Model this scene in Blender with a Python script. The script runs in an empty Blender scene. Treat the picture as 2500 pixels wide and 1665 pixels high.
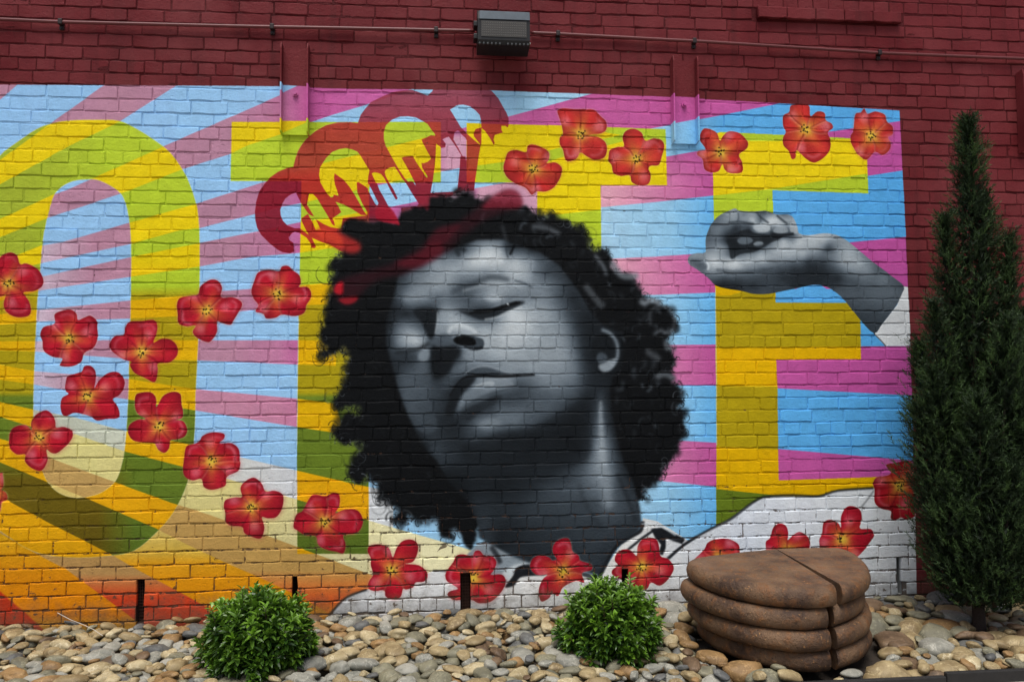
import bpy, bmesh, math, random
import numpy as np
from mathutils import Vector, Matrix, noise as mnoise

scene = bpy.context.scene
COL = scene.collection
R_ = math.radians
rng = random.Random(7)

# ------------------------------------------------------------------ camera
CAM_YAW, CAM_PITCH, CAM_ROLL = -0.09402842, 0.04863809, 0.00621884
CAM_POS = (0.0, -4.548663, 1.34964739)
FOCAL_PX, PHOTO_W, PHOTO_H = 1900.0, 2500.0, 1665.0
def cam_axes():
    c, s = math.cos(CAM_YAW), math.sin(CAM_YAW)
    rz = np.array([[c, -s, 0], [s, c, 0], [0, 0, 1.0]])
    c, s = math.cos(CAM_PITCH), math.sin(CAM_PITCH)
    rx = np.array([[1.0, 0, 0], [0, c, -s], [0, s, c]])
    c, s = math.cos(CAM_ROLL), math.sin(CAM_ROLL)
    ry = np.array([[c, 0, s], [0, 1.0, 0], [-s, 0, c]])
    return rz @ rx @ ry                       # columns: right, forward, up
AX = cam_axes()
camd = bpy.data.cameras.new('camera'); cam = bpy.data.objects.new('camera', camd); COL.objects.link(cam)
m = Matrix.Identity(4)
for i in range(3):
    m[i][0] = AX[i, 0]; m[i][1] = AX[i, 2]; m[i][2] = -AX[i, 1]; m[i][3] = CAM_POS[i]
cam.matrix_world = m
camd.sensor_fit = 'HORIZONTAL'; camd.sensor_width = 36.0
camd.lens = 36.0 * FOCAL_PX / PHOTO_W
camd.clip_start = 0.05; camd.clip_end = 3000
scene.camera = cam

# ------------------------------------------------------------------ sky, sun, exposure
SUN_EL, SUN_AZ = 68.0, 196.0        # azimuth of the sun seen from the scene, clockwise from +Y
w = bpy.data.worlds.new('World'); scene.world = w; w.use_nodes = True
nt = w.node_tree; nt.nodes.clear()
sky = nt.nodes.new('ShaderNodeTexSky'); sky.sky_type = 'NISHITA'; sky.sun_disc = False
sky.sun_elevation = R_(SUN_EL); sky.sun_rotation = R_(SUN_AZ)
sky.air_density = 1.0; sky.dust_density = 5.0; sky.ozone_density = 1.0
bg = nt.nodes.new('ShaderNodeBackground'); bg.inputs['Strength'].default_value = 0.098
wo = nt.nodes.new('ShaderNodeOutputWorld')
nt.links.new(sky.outputs[0], bg.inputs[0]); nt.links.new(bg.outputs[0], wo.inputs[0])
sund = bpy.data.lights.new('sun', 'SUN'); sund.energy = 2.45; sund.angle = R_(32); sund.color = (1.0, 0.985, 0.965)
sun = bpy.data.objects.new('sun', sund); COL.objects.link(sun)
a, e = R_(SUN_AZ), R_(SUN_EL)
sdir = Vector((math.sin(a) * math.cos(e), math.cos(a) * math.cos(e), math.sin(e)))
sun.rotation_euler = sdir.to_track_quat('Z', 'Y').to_euler(); sun.location = sdir * 20
vs = scene.view_settings
vs.view_transform = 'Standard'; vs.look = 'None'; vs.gamma = 1.0; vs.exposure = 0.30; vs.use_curve_mapping = False
# ------------------------------------------------------------------ the mural: paint colours on the wall, laid out in wall metres
TU0, TU1, TV0, TV1, TPX = -4.5, 3.1, -0.12, 3.12, 0.003
TW, TH = int((TU1 - TU0) / TPX), int((TV1 - TV0) / TPX)

def photo_to_plane(pts, y=0.0):
    """where a measured point of the photograph lies on the wall plane"""
    p = np.asarray(pts, float)
    d = np.stack([(p[:, 0] - PHOTO_W / 2) / FOCAL_PX, np.ones(len(p)), -(p[:, 1] - PHOTO_H / 2) / FOCAL_PX], 1) @ AX.T
    t = (y - CAM_POS[1]) / d[:, 1]
    return np.stack([CAM_POS[0] + d[:, 0] * t, CAM_POS[2] + d[:, 2] * t], 1)
def pix(pts):
    q = photo_to_plane(pts)
    return np.stack([(q[:, 0] - TU0) / TPX, (TV1 - q[:, 1]) / TPX], 1)

# the measuring sheets: origin and scale of each enlargement
SHEETS = {'s': (0, 0, 1.0)}
for n_, ox, oy in (('1', 0, 0), ('2', 800, 0), ('3', 1600, 0), ('4', 0, 550), ('5', 0, 1065), ('6', 800, 1065), ('7', 1600, 1065), ('8', 1600, 550), ('9', 800, 550)):
    SHEETS[n_] = (ox, oy, 900 / 2352)
for n_, ox, oy in (('d1', 600, 200), ('d2', 920, 200), ('d3', 600, 410), ('d4', 920, 340)):
    SHEETS[n_] = (ox, oy, 330 / 2352)
SHEETS['e'] = (1670, 490, 570 / 2352)
def P(*runs):
    """P('1', [(x,y)...], '4', [...]) -> points in photograph coordinates"""
    out = []
    for s, pts in zip(runs[::2], runs[1::2]):
        ox, oy, k = SHEETS[s]
        out += [(ox + k * x, oy + k * y) for x, y in pts]
    return np.array(out)
def smooth(pts, n=4, closed=True):
    p = np.asarray(pts, float)
    if closed:
        a, b, c, d = np.roll(p, 1, 0), p, np.roll(p, -1, 0), np.roll(p, -2, 0)
    else:
        q = np.vstack([p[:1], p, p[-1:]]); a, b, c = q[:-3], q[1:-2], q[2:-1]; d = q[3:]
    o = []
    for t in np.arange(n) / n:
        o.append(0.5 * ((2 * b) + (c - a) * t + (2 * a - 5 * b + 4 * c - d) * t * t + (3 * b - a - 3 * c + d) * t ** 3))
    o = np.stack(o, 1).reshape(-1, 2)
    return o if closed else np.vstack([o, p[-1:]])

def blur1(a, r, ax):
    n = a.shape[ax]; pad = [(0, 0), (0, 0)]; pad[ax] = (r + 1, r)
    c = np.cumsum(np.pad(a, pad, mode='edge'), axis=ax)
    hi = np.take(c, np.arange(2 * r + 1, 2 * r + 1 + n), axis=ax); lo = np.take(c, np.arange(0, n), axis=ax)
    return (hi - lo) / (2 * r + 1)
def blur(a, r):
    if r < 1: return a
    for _ in range(2):
        a = blur1(blur1(a, r, 0), r, 1)
    return a
SS = 3
def fill(pts_photo, feather=0):
    """coverage of a polygon: (slice, mask); feather in photograph px"""
    p = pix(pts_photo); fr = int(round(feather * 0.75 * 0.6))
    m_ = 2 + 4 * fr
    x0 = max(0, int(p[:, 0].min()) - m_); x1 = min(TW, int(p[:, 0].max()) + m_ + 1)
    y0 = max(0, int(p[:, 1].min()) - m_); y1 = min(TH, int(p[:, 1].max()) + m_ + 1)
    if x1 <= x0 or y1 <= y0: return None
    W, H = x1 - x0, y1 - y0
    acc = np.zeros((H, W + 1))
    q = np.roll(p, -1, 0)
    ys = y0 + (np.arange(H * SS) + 0.5) / SS
    ax, ay, bx, by = p[:, 0], p[:, 1], q[:, 0], q[:, 1]
    lo, hi = np.minimum(ay, by), np.maximum(ay, by)
    for i, y in enumerate(ys):
        k = (lo <= y) & (hi > y)
        if not k.any(): continue
        xs = np.sort(ax[k] + (y - ay[k]) / (by[k] - ay[k]) * (bx[k] - ax[k])) - x0
        xs = np.clip(xs, 0, W)
        r = i // SS
        for a_, b_ in zip(xs[::2], xs[1::2]):
            ia, ib = int(a_), int(b_)
            acc[r, ia] += (1 - (a_ - ia)); 
            if ia + 1 <= W: acc[r, ia + 1] += (a_ - ia)
            acc[r, ib] -= (1 - (b_ - ib))
            if ib + 1 <= W: acc[r, ib + 1] -= (b_ - ib)
    mk = np.clip(np.cumsum(acc, 1)[:, :W] / SS, 0, 1)
    return (slice(y0, y1), slice(x0, x1)), blur(mk, fr)
def stroke(pts, width, closed=False):
    """polygon of a brush line; width in photograph px, number or list"""
    p = np.asarray(pts, float); n = len(p)
    wd = np.broadcast_to(np.asarray(width, float), (n,)) if np.ndim(width) == 0 else np.asarray(width, float)
    t = np.gradient(p, axis=0); t /= np.linalg.norm(t, axis=1)[:, None] + 1e-9
    nn = np.stack([-t[:, 1], t[:, 0]], 1) * wd[:, None] / 2
    return np.vstack([p + nn, (p - nn)[::-1]])

IMG = np.zeros((TH, TW, 3))
def lay(res, col, alpha=1.0):
    if res is None: return
    sl, mk = res
    c = np.asarray(col, float) if not callable(col) else col(sl)
    mk = (mk * alpha)[..., None]
    IMG[sl] = IMG[sl] * (1 - mk) + c * mk
def poly(pts, col, feather=0, alpha=1.0):
    lay(fill(pts, feather), col, alpha)
def mask_of(polys, feather=0):
    M = np.zeros((TH, TW))
    for p in polys:
        r = fill(p, feather)
        if r: M[r[0]] = np.maximum(M[r[0]], r[1])
    return M
# photograph coordinates of every texel, for colour that drifts across the wall
_u = TU0 + (np.arange(TW) + 0.5) * TPX; _v = TV1 - (np.arange(TH) + 0.5) * TPX
_X = np.stack([np.broadcast_to(_u[None, :] - CAM_POS[0], (TH, TW)), np.full((TH, TW), -CAM_POS[1]), np.broadcast_to(_v[:, None] - CAM_POS[2], (TH, TW))], -1) @ AX
SX = _X[..., 0] / _X[..., 1] * FOCAL_PX + PHOTO_W / 2; SY = -_X[..., 2] / _X[..., 1] * FOCAL_PX + PHOTO_H / 2
del _X
def ramp(t, stops):
    xs = [s[0] for s in stops]
    return np.stack([np.interp(t, xs, [s[1][i] for s in stops]) for i in range(3)], -1)

# ---- sunburst background
b1 = [(-700, 900), (0, 245), (38, 213), (90, 160)]
b2 = [(-700, 860), (-200, 520), (0, 392), (119, 306), (254, 210), (300, 170)]
b3 = [(-700, 850), (-200, 560), (0, 452), (165, 360), (295, 297), (425, 214), (470, 180)]
b4 = [(-700, 850), (-200, 630), (0, 536), (130, 476), (153, 469), (237, 432), (406, 356), (693, 230), (800, 180)]
b5 = [(-700, 845), (-200, 660), (0, 580), (119, 532), (295, 474), (318, 465), (455, 411), (562, 377), (600, 358), (698, 325), (749, 303), (800, 285), (896, 256), (985, 226), (1080, 190)]
b6 = [(-700, 845), (-200, 720), (0, 640), (101, 600), (153, 592), (318, 544), (484, 497), (643, 446), (700, 427), (787, 400), (875, 378), (998, 347), (1139, 312), (1244, 285), (1443, 231), (1560, 195)]
b7 = [(-700, 842), (-200, 770), (0, 668), (98, 644), (321, 596), (440, 563), (490, 557), (627, 522), (690, 505), (735, 497), (800, 482), (900, 458), (1000, 436), (1077, 420), (1122, 411), (1167, 400), (1240, 383), (1366, 360), (1519, 331), (1583, 316), (1768, 281), (1883, 258), (2000, 225)]
b8 = [(-700, 840), (-200, 790), (0, 705), (101, 676), (321, 628), (488, 594), (631, 565), (735, 543), (836, 528), (1000, 497), (1158, 461), (1243, 445), (1300, 420)]
b9 = [(-700, 840), (-200, 795), (0, 735), (103, 709), (320, 676), (488, 651), (612, 628), (733, 618), (820, 604), (1300, 540)]
b10 = [(-700, 838), (-200, 790), (92, 757), (318, 734), (487, 720), (543, 711), (733, 697), (820, 690)]
b11 = [(-700, 838), (-200, 812), (94, 785), (318, 778), (487, 770), (733, 746), (820, 742)]
b12 = [(-700, 836), (85, 833), (318, 830), (485, 831), (730, 831), (820, 831)]
b13 = [(-700, 838), (-200, 850), (85, 858), (206, 868), (318, 876), (484, 880), (727, 890), (820, 893)]
b14 = [(-700, 838), (-200, 880), (0, 890), (84, 906), (314, 925), (480, 950), (725, 973), (820, 985)]
b15 = [(-700, 840), (-200, 915), (0, 927), (82, 938), (157, 952), (314, 975), (479, 1002), (725, 1042), (840, 1060)]
b16 = [(-700, 845), (-200, 955), (0, 981), (84, 1000), (184, 1019), (306, 1052), (474, 1087), (585, 1115), (725, 1148), (861, 1180), (960, 1200)]
b17 = [(-700, 850), (-200, 990), (0, 1017), (82, 1043), (184, 1059), (306, 1102), (459, 1142), (555, 1168), (723, 1218), (900, 1270), (1250, 1370)]
b18 = [(-700, 860), (-200, 1020), (0, 1070), (80, 1093), (134, 1122), (283, 1177), (417, 1226), (513, 1256), (723, 1333), (900, 1400), (1100, 1480)]
b19 = [(-700, 860), (-200, 1040), (0, 1128), (115, 1176), (226, 1222), (383, 1290), (451, 1325), (547, 1371), (635, 1409), (760, 1470), (900, 1560)]
b20 = [(-700, 880), (-200, 1100), (0, 1210), (126, 1279), (264, 1348), (344, 1394), (497, 1476), (640, 1570)]
b21 = [(-700, 900), (-200, 1180), (0, 1300), (99, 1356), (165, 1390), (329, 1511), (390, 1570)]
b22 = [(-700, 950), (-200, 1290), (0, 1442), (57, 1490), (111, 1540), (150, 1590)]
def band(a_, b_): return np.array(list(a_) + list(b_)[::-1], float)
def below(a_): return np.array(list(a_) + [(a_[-1][0], 1900), (-900, 1900)], float)

PINKS = [np.array([(-700, 100)] + b1[::-1], float)] + [band(*q) for q in ((b2, b3), (b4, b5), (b6, b7), (b8, b9), (b10, b11), (b12, b13), (b14, b15))]
R1 = np.array([(1466, 395), (1629, 383), (1707, 369), (1760, 360), (1760, 476), (1600, 494), (1466, 507)])
PINKS += [R1, np.array([(1160, 462), (1243, 449), (1330, 440), (1330, 530), (1230, 520)]),
          np.array([(1450, 634), (1600, 627), (1760, 616), (1760, 714), (1600, 720), (1480, 721)]),
          np.array([(1560, 843), (1760, 841), (1760, 941), (1560, 940)]), np.array([(1560, 1070), (1760, 1081), (1760, 1189), (1560, 1168)]),
          np.array([(2010, 325), (2300, 281), (2300, 402), (2119, 430), (2010, 445)]),
          np.array([(1930, 608), (2078, 592), (2300, 570), (2300, 700), (2017, 706), (2002, 695), (1964, 697), (1939, 707)]),
          np.array([(2060, 846), (2300, 844), (2300, 969), (1880, 947), (1880, 876), (2060, 877)]),
          np.array([(1880, 1094), (2300, 1130), (2300, 1176), (1880, 1172)])]
blue = ramp(SX + 0 * SY, [(-700, (138, 184, 226)), (600, (143, 188, 226)), (1200, (150, 198, 228)), (1480, (160, 200, 224)), (1640, (142, 194, 226)), (1760, (92, 168, 222)), (2230, (80, 158, 216))])
IMG[:] = blue
pinkc = ramp(SX + 0 * SY, [(-700, (176, 130, 150)), (560, (172, 126, 148)), (680, (180, 118, 152)), (760, (182, 88, 148)), (1100, (190, 100, 158)), (1250, (200, 108, 160)), (1290, (188, 92, 150)), (1760, (180, 84, 148)), (2230, (176, 78, 148))])
# pale pink under and around the head
pale = np.clip(1 - np.abs(SX - 1480) / 260, 0, 1) * np.clip((SY - 330) / 120, 0, 1)
pinkc = pinkc * (1 - pale[..., None]) + np.array((214, 160, 176)) * pale[..., None]
pale = np.clip(1.3 - np.abs(SX - 1110) / 60, 0, 1) * np.clip((SY - 318) / 20, 0, 1)
pale = np.maximum(pale, np.clip((SX - 1150) / 20, 0, 1) * np.clip((1340 - SX) / 20, 0, 1) * np.clip((SY - 430) / 15, 0, 1))
pinkc = pinkc * (1 - pale[..., None]) + np.array((200, 152, 174)) * pale[..., None]
wash = np.clip((230 - SX) / 130, 0, 1) * np.clip((SY - 500) / 80, 0, 1) * 0.75
pinkc = pinkc * (1 - wash[..., None]) + np.array((196, 186, 200)) * wash[..., None]
low = np.clip((SY - 880) / 60, 0, 1) * np.clip((760 - SX) / 40, 0, 1) * np.clip((SX - 330) / 60, 0, 1)
pinkc = pinkc * (1 - low[..., None] * 0.6) + np.array((192, 132, 156)) * low[..., None] * 0.6
PM = mask_of(PINKS)
PM[SX < -720] = 0
IMG = IMG * (1 - PM[..., None]) + pinkc * PM[..., None]
# lower ground of the mural: grey, cream, tan, orange, red
poly(below(b16), lambda s: ramp(SX[s], [(0, (170, 176, 160)), (300, (190, 196, 178)), (520, (196, 198, 190)), (720, (196, 200, 204)), (960, (206, 212, 214)), (1100, (205, 206, 196))]))
poly(below(b17), lambda s: ramp(SX[s], [(0, (205, 200, 130)), (560, (206, 196, 130)), (730, (214, 206, 150)), (1000, (226, 222, 178))]))
poly(below(b18), lambda s: ramp(SY[s], [(1120, (176, 146, 88)), (1390, (190, 152, 84)), (1425, (208, 128, 62)), (1460, (212, 96, 44)), (1500, (214, 128, 34)), (1530, (218, 120, 20))]))
poly(below(b19), lambda s: ramp(SY[s], [(1280, (206, 186, 110)), (1345, (208, 174, 70)), (1375, (220, 158, 30)), (1420, (222, 148, 18)), (1490, (214, 140, 14))]))
poly(below(b20), lambda s: ramp(SY[s], [(1340, (172, 138, 80)), (1400, (182, 142, 86)), (1432, (200, 104, 56)), (1462, (202, 66, 34)), (1530, (188, 56, 28))]))
poly(below(b21), lambda s: ramp(SY[s], [(1300, (206, 160, 24)), (1400, (216, 140, 16)), (1500, (214, 126, 14)), (1540, (200, 150, 20))]))
poly(below(b22), (178, 52, 26), 2)

# ---- the letters O T T E
O_out = smooth(P('1', [(0, 1000), (110, 910), (230, 830), (330, 790), (450, 772), (600, 768), (760, 775), (880, 830), (990, 900), (1080, 970), (1150, 1060), (1200, 1150), (1240, 1260), (1265, 1370)],
    '4', [(1275, 150), (1270, 600), (1262, 800), (1250, 1050), (1240, 1350)], '5', [(1200, 280), (1110, 480), (1000, 610), (860, 725), (700, 760), (500, 772), (300, 755), (150, 700), (0, 600)],
    's', [(-60, 1260), (-95, 1150), (-100, 1000), (-95, 750), (-75, 560), (-40, 450)]))
O_in = smooth(P('1', [(290, 1450), (320, 1330), (350, 1240), (400, 1190), (470, 1157), (550, 1147), (620, 1150), (700, 1185), (770, 1235), (800, 1290), (820, 1370), (835, 1500)],
    '4', [(838, 200), (835, 500), (825, 900), (815, 1200)], '5', [(800, 50), (780, 170), (740, 280), (660, 350), (580, 380), (490, 392), (400, 370), (330, 320), (280, 240)],
    '4', [(225, 1400), (215, 1100), (225, 800), (240, 500), (265, 200)]))
T1 = np.array([(566, 299), (1076, 299), (1076, 446), (902, 448), (900, 700), (900, 1351), (726, 1351), (725, 1086), (728, 826), (733, 607), (736, 443), (563, 443)], float)
T2 = np.array([(1139, 302), (1380, 308), (1624, 317), (1628, 453), (1466, 453), (1468, 700), (1311, 700), (1311, 447), (1139, 446)], float)
E_ = np.array([(1738, 330), (1760, 323), (2074, 339), (2114, 341), (2119, 473), (1885, 465), (1893, 739), (2098, 740), (2101, 877), (1894, 878), (1897, 948), (1900, 1172), (2140, 1164), (2235, 1166), (2235, 1300), (1748, 1300), (1748, 1048), (1745, 703)], float)
OM = mask_of([O_out]); r_ = fill(O_in); OM[r_[0]] *= 1 - r_[1]
LM = np.maximum(OM, mask_of([T1]))
PL = np.maximum(PM, mask_of([band(b16, b17), band(b18, b19), below(b20)]))     # warm bands inside the letters
PL = np.where(SY > 1130 + 0 * SX, np.where(mask_of([below(b16)]) > 0.5, mask_of([band(b16, b17), band(b18, b19), below(b20)]), PL), PL)
warm = ramp(SY, [(300, (218, 194, 20)), (640, (216, 192, 14)), (710, (212, 166, 8)), (1000, (206, 164, 10)), (1200, (214, 158, 14))])
cool = ramp(SY, [(300, (174, 196, 50)), (700, (166, 190, 44)), (728, (164, 146, 18)), (958, (160, 146, 20)), (970, (98, 118, 34)), (1350, (88, 110, 36))])
dull = np.clip((260 - SX) / 200, 0, 1) * np.clip((700 - SY) / 100, 0, 1) * 0.55
cool = cool * (1 - dull[..., None]) + np.array((140, 150, 50)) * dull[..., None]
dull = np.clip((330 - SX) / 90, 0, 1) * np.clip((SY - 1110) / 60, 0, 1)
cool = cool * (1 - dull[..., None]) + np.array((98, 84, 18)) * dull[..., None]
LC = warm * PL[..., None] + cool * (1 - PL[..., None])
IMG = IMG * (1 - LM[..., None]) + LC * LM[..., None]
# pale masking-tape edge of the letters
for pts_, wd_ in ((O_in, 2.2), (O_out, 2.0)):
    poly(stroke(np.vstack([pts_, pts_[:1]]), wd_), (206, 210, 170), 0, 0.35)
poly(T2, (220, 198, 16))
T2M = mask_of([T2])
def in_mask(pts, col, M, feather=0, alpha=1.0):
    r = fill(pts, feather)
    if r is None: return
    lay((r[0], r[1] * M[r[0]]), col, alpha)
GREEN = (172, 194, 46)
in_mask(P('2', [(945, 1060), (1130, 1035), (1480, 945), (1880, 862), (1880, 905), (1480, 1010), (1330, 1060), (1240, 1165), (945, 1170)]), GREEN, T2M)
in_mask(P('2', [(1700, 812), (2160, 828), (2160, 930), (2080, 900), (1780, 850)]), GREEN, T2M)
in_mask(P('2', [(1330, 1385), (1740, 1340), (1745, 1900), (1330, 1900)]), GREEN, T2M)
poly(E_, (164, 146, 18))
EM = mask_of([E_])
in_mask(np.array([(1700, 300), (2140, 300), (2140, 421), (2117, 425), (1891, 461), (1738, 479), (1700, 480)]), (220, 196, 18), EM)
in_mask(np.array([(1700, 480), (1738, 479), (1891, 461), (2140, 421), (2140, 480), (1900, 480), (1900, 640), (1700, 640)]), GREEN, EM)
in_mask(np.array([(1740, 318), (2080, 330), (2076, 341), (1960, 345), (1820, 346)]), GREEN, EM)
in_mask(np.array([(1700, 690), (1810, 690), (1812, 712), (1780, 722), (1700, 722)]), (206, 166, 6), EM)
in_mask(np.array([(1700, 849), (2140, 846), (2140, 890), (1900, 890), (1900, 943), (1700, 941)]), (212, 168, 6), EM, 2)
in_mask(np.array([(1700, 1088), (1910, 1098), (1910, 1160), (2300, 1150), (2300, 1310), (1700, 1310)]), (206, 164, 6), EM, 2)
in_mask(np.array([(1700, 1188), (1747, 1193), (1879, 1207), (1990, 1222), (1990, 1320), (1700, 1320)]), (92, 112, 28), EM)
for ex in (P('8', [(380, 400), (385, 760), (388, 1040), (388, 1400)]), P('4', [(1908, 600), (1903, 720), (1897, 1100), (1895, 1400)])):
    poly(stroke(ex, 2.0), (190, 214, 220), 0, 0.6)
LET = np.maximum(np.maximum(LM, T2M), EM)

# ---- the dripping crown
crown = P('d3', [(770, 1490), (640, 1470), (560, 1430), (420, 1320), (270, 1170), (200, 1050), (165, 900), (160, 760), (180, 600), (230, 430), (320, 290), (420, 180), (560, 80), (700, 20)],
    'd1', [(700, 1510), (830, 1485), (840, 1440), (870, 1320), (900, 1230), (950, 1140), (1020, 1040), (1110, 950), (1250, 840), (1400, 760), (1600, 710), (1800, 705), (1950, 725), (1965, 680), (2000, 580), (2080, 470), (2180, 360)],
    'd2', [(0, 310), (100, 260), (250, 195), (420, 165), (600, 150), (660, 165), (880, 245), (960, 180), (980, 140), (1900, 145), (1990, 165), (2110, 290), (2180, 420), (2250, 540), (2290, 640), (2290, 760), (2275, 800), (2230, 770), (2165, 770), (2165, 840), (2190, 890), (2130, 905), (2050, 930), (2025, 1010), (2050, 1070), (2030, 1105), (2005, 1060), (1960, 980), (1880, 860), (1820, 812), (1815, 1090)],
    'd4', [(1800, 130), (1770, 300), (1740, 520), (1710, 700), (1690, 900), (1400, 930), (900, 1220), (400, 1490)],
    'd3', [(2190, 960), (2200, 1300), (1800, 1480), (1650, 1450), (1450, 1330), (1330, 1300), (1150, 1220), (1220, 1370), (1200, 1400), (1140, 1390), (1130, 1320), (1060, 1220), (940, 1140), (850, 1110), (800, 1150), (745, 1210), (760, 1260), (830, 1310), (840, 1460)])
holes = [P('d3', [(870, 430), (780, 470), (690, 540), (630, 640), (600, 740), (610, 840), (650, 930), (730, 1010), (850, 1055), (940, 1055), (1000, 1100), (1100, 1175), (1050, 1090), (970, 920), (970, 880), (1030, 840), (1090, 800), (1060, 760), (960, 610)]),
    P('d3', [(1075, 790), (1130, 830), (1190, 850), (1220, 900), (1310, 1090), (1220, 1085), (1160, 950), (1110, 860)]),
    P('d3', [(1100, 455), (1170, 460), (1240, 530), (1330, 680), (1440, 860), (1500, 980), (1540, 1015), (1550, 1000), (1660, 1060), (1580, 1055), (1480, 1040), (1350, 980), (1220, 900), (1190, 850), (1110, 720), (1065, 640), (1080, 540)]),
    P('d3', [(1560, 595), (1610, 670), (1660, 775), (1590, 830), (1500, 880), (1535, 930), (1550, 1000), (1660, 1060), (1690, 880), (2110, 835), (2000, 820), (1850, 720), (1700, 640)]),
    P('d1', [(1740, 1160), (1620, 1180), (1500, 1230), (1400, 1330), (1320, 1450)], 'd3', [(1290, 0), (1275, 130), (1300, 260), (1360, 370), (1420, 460), (1480, 520), (1520, 510), (1530, 470), (1590, 485), (1615, 490), (1590, 400), (1550, 290), (1535, 180), (1545, 100), (1600, 140), (1700, 210), (1800, 330), (1880, 450), (1990, 640), (2060, 770), (2110, 830), (2120, 780), (2030, 630), (1940, 430), (1930, 260), (1960, 250), (2080, 330), (2130, 370), (2120, 280), (2130, 160), (2150, 60)], 'd1', [(2150, 1540), (2080, 1430), (1990, 1280), (1940, 1220), (1850, 1180)]),
    P('d3', [(2130, 270), (2180, 360), (2240, 480), (2310, 620), (2290, 660), (2250, 630), (2190, 520), (2130, 400)]),
    P('d3', [(2190, 100), (2240, 80), (2310, 95)], 'd4', [(70, 610), (120, 670), (170, 760), (250, 920), (325, 1050), (345, 1055), (360, 1030), (290, 880), (200, 740), (150, 640), (135, 580), (150, 540), (220, 500), (310, 485), (380, 590), (440, 690), (500, 760), (620, 960), (730, 1130), (700, 1170), (420, 1200), (430, 1300), (390, 1430), (290, 1330), (200, 1170), (110, 1000), (50, 900), (0, 770)], 'd3', [(2260, 260)]),
    P('d2', [(400, 610), (270, 660), (160, 760), (120, 880), (120, 1000), (150, 1110), (230, 1260), (330, 1440)], 'd4', [(400, 560), (480, 680), (540, 745), (620, 740), (680, 820), (660, 760), (600, 640), (540, 520), (470, 400), (430, 330), (470, 310), (620, 295), (680, 400), (760, 520), (860, 670), (885, 670), (850, 600), (790, 510), (775, 420), (810, 425), (880, 400), (930, 360), (940, 330), (870, 210), (790, 50)], 'd2', [(780, 1010), (940, 935), (1020, 945), (1000, 900), (950, 840), (880, 740), (800, 690), (680, 625), (550, 605)]),
    P('d4', [(1030, 80), (1090, 130), (1120, 165), (1190, 150), (1195, 80)], 'd2', [(1140, 1010), (1180, 985), (1250, 960), (1340, 1080), (1470, 1290)], 'd4', [(1450, 320), (1440, 500), (1420, 680), (1400, 880), (1350, 920), (930, 940), (970, 740), (1000, 520), (1020, 300)]),
    P('d2', [(1400, 860), (1430, 865), (1480, 930), (1540, 985), (1565, 1030), (1565, 1280), (1550, 1390), (1540, 1310), (1490, 1300), (1400, 1130), (1330, 1010), (1340, 940), (1350, 885)]),
    P('d2', [(1270, 490), (1390, 415), (1500, 405), (1620, 435), (1720, 510), (1790, 590), (1810, 680), (1820, 800), (1720, 830), (1680, 900), (1690, 960), (1790, 1090), (1800, 1110), (1700, 1030), (1620, 960), (1540, 880), (1450, 790), (1370, 650), (1310, 550)])]
CM = mask_of([crown])
for h_ in holes:
    r_ = fill(h_); CM[r_[0]] *= 1 - r_[1]
under = IMG.copy()
cc = np.where(LET[..., None] > 0.5, ramp(SY, [(300, (168, 48, 48)), (400, (164, 56, 50)), (440, (168, 34, 42)), (560, (172, 38, 40))]), ramp(SY, [(210, (142, 62, 78)), (290, (146, 48, 62)), (440, (130, 20, 36)), (620, (128, 16, 32))]))
cc = cc * 0.88 + under * 0.12 * 0.8
IMG = IMG * (1 - CM[..., None]) + cc * CM[..., None]
poly(stroke(smooth(P('d1', [(870, 1320), (950, 1140), (1110, 950), (1400, 760), (1800, 705)]), 4, False), 1.5), (206, 190, 120), 0, 0.4)

# ---- head: hair
HAIR = (13, 15, 17)
hair = P('2', [(100, 1480), (110, 1430), (180, 1402), (300, 1398), (440, 1420), (470, 1330), (640, 1310), (660, 1255), (800, 1250), (870, 1215), (960, 1270), (1100, 1300), (1240, 1320), (1340, 1372), (1420, 1360), (1450, 1405), (1540, 1425), (1600, 1460), (1650, 1510)],
    '9', [(1600, 10), (1650, 60), (1680, 150), (1760, 150), (1800, 210), (1830, 290), (1920, 330), (1970, 390), (2010, 455), (2080, 490), (2150, 520), (2210, 590), (2210, 660), (2175, 720), (2190, 800), (2210, 860), (2180, 940), (2210, 1000), (2250, 1060), (2250, 1110), (2232, 1160), (2265, 1190), (2255, 1270), (2268, 1320), (2230, 1400), (2200, 1480), (2150, 1540)],
    '6', [(2150, 190), (2130, 250), (2080, 290), (2030, 330), (2005, 380), (1980, 405), (1500, 500), (1000, 560), (960, 640), (930, 700), (885, 710), (870, 640), (800, 600), (790, 640), (745, 640), (690, 530), (600, 540), (500, 490), (470, 550), (400, 545), (450, 460), (350, 420), (330, 380), (330, 300), (260, 240), (210, 285), (150, 260), (185, 150)],
    '4', [(2270, 1500), (2310, 1440), (2300, 1390), (2180, 1380), (2130, 1310), (2210, 1220), (2300, 1205), (2290, 1150), (2170, 1170), (2140, 1110), (2200, 1000), (2215, 920), (2230, 850), (2200, 800), (2100, 840), (2040, 835), (2075, 805), (2045, 730), (2060, 640), (2090, 570), (2090, 460), (2130, 400), (2130, 330), (2115, 240), (2180, 200), (2190, 100)])
crng = random.Random(3)
_h = smooth(hair, 6); _t = np.roll(_h, -1, 0) - np.roll(_h, 1, 0); _t /= np.linalg.norm(_t, axis=1)[:, None] + 1e-9; _n = np.stack([_t[:, 1], -_t[:, 0]], 1)
_j = np.array([crng.gauss(0, 1) for _ in _h]); _j = _j * 2.6 + np.convolve(np.tile(_j, 3), np.ones(5) / 5, 'same')[len(_j):2 * len(_j)] * 6.0
hairr = _h + _n * _j[:, None]
poly(hair, (60, 66, 70), 16, 0.7)
poly(hairr, HAIR, 4)
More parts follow.
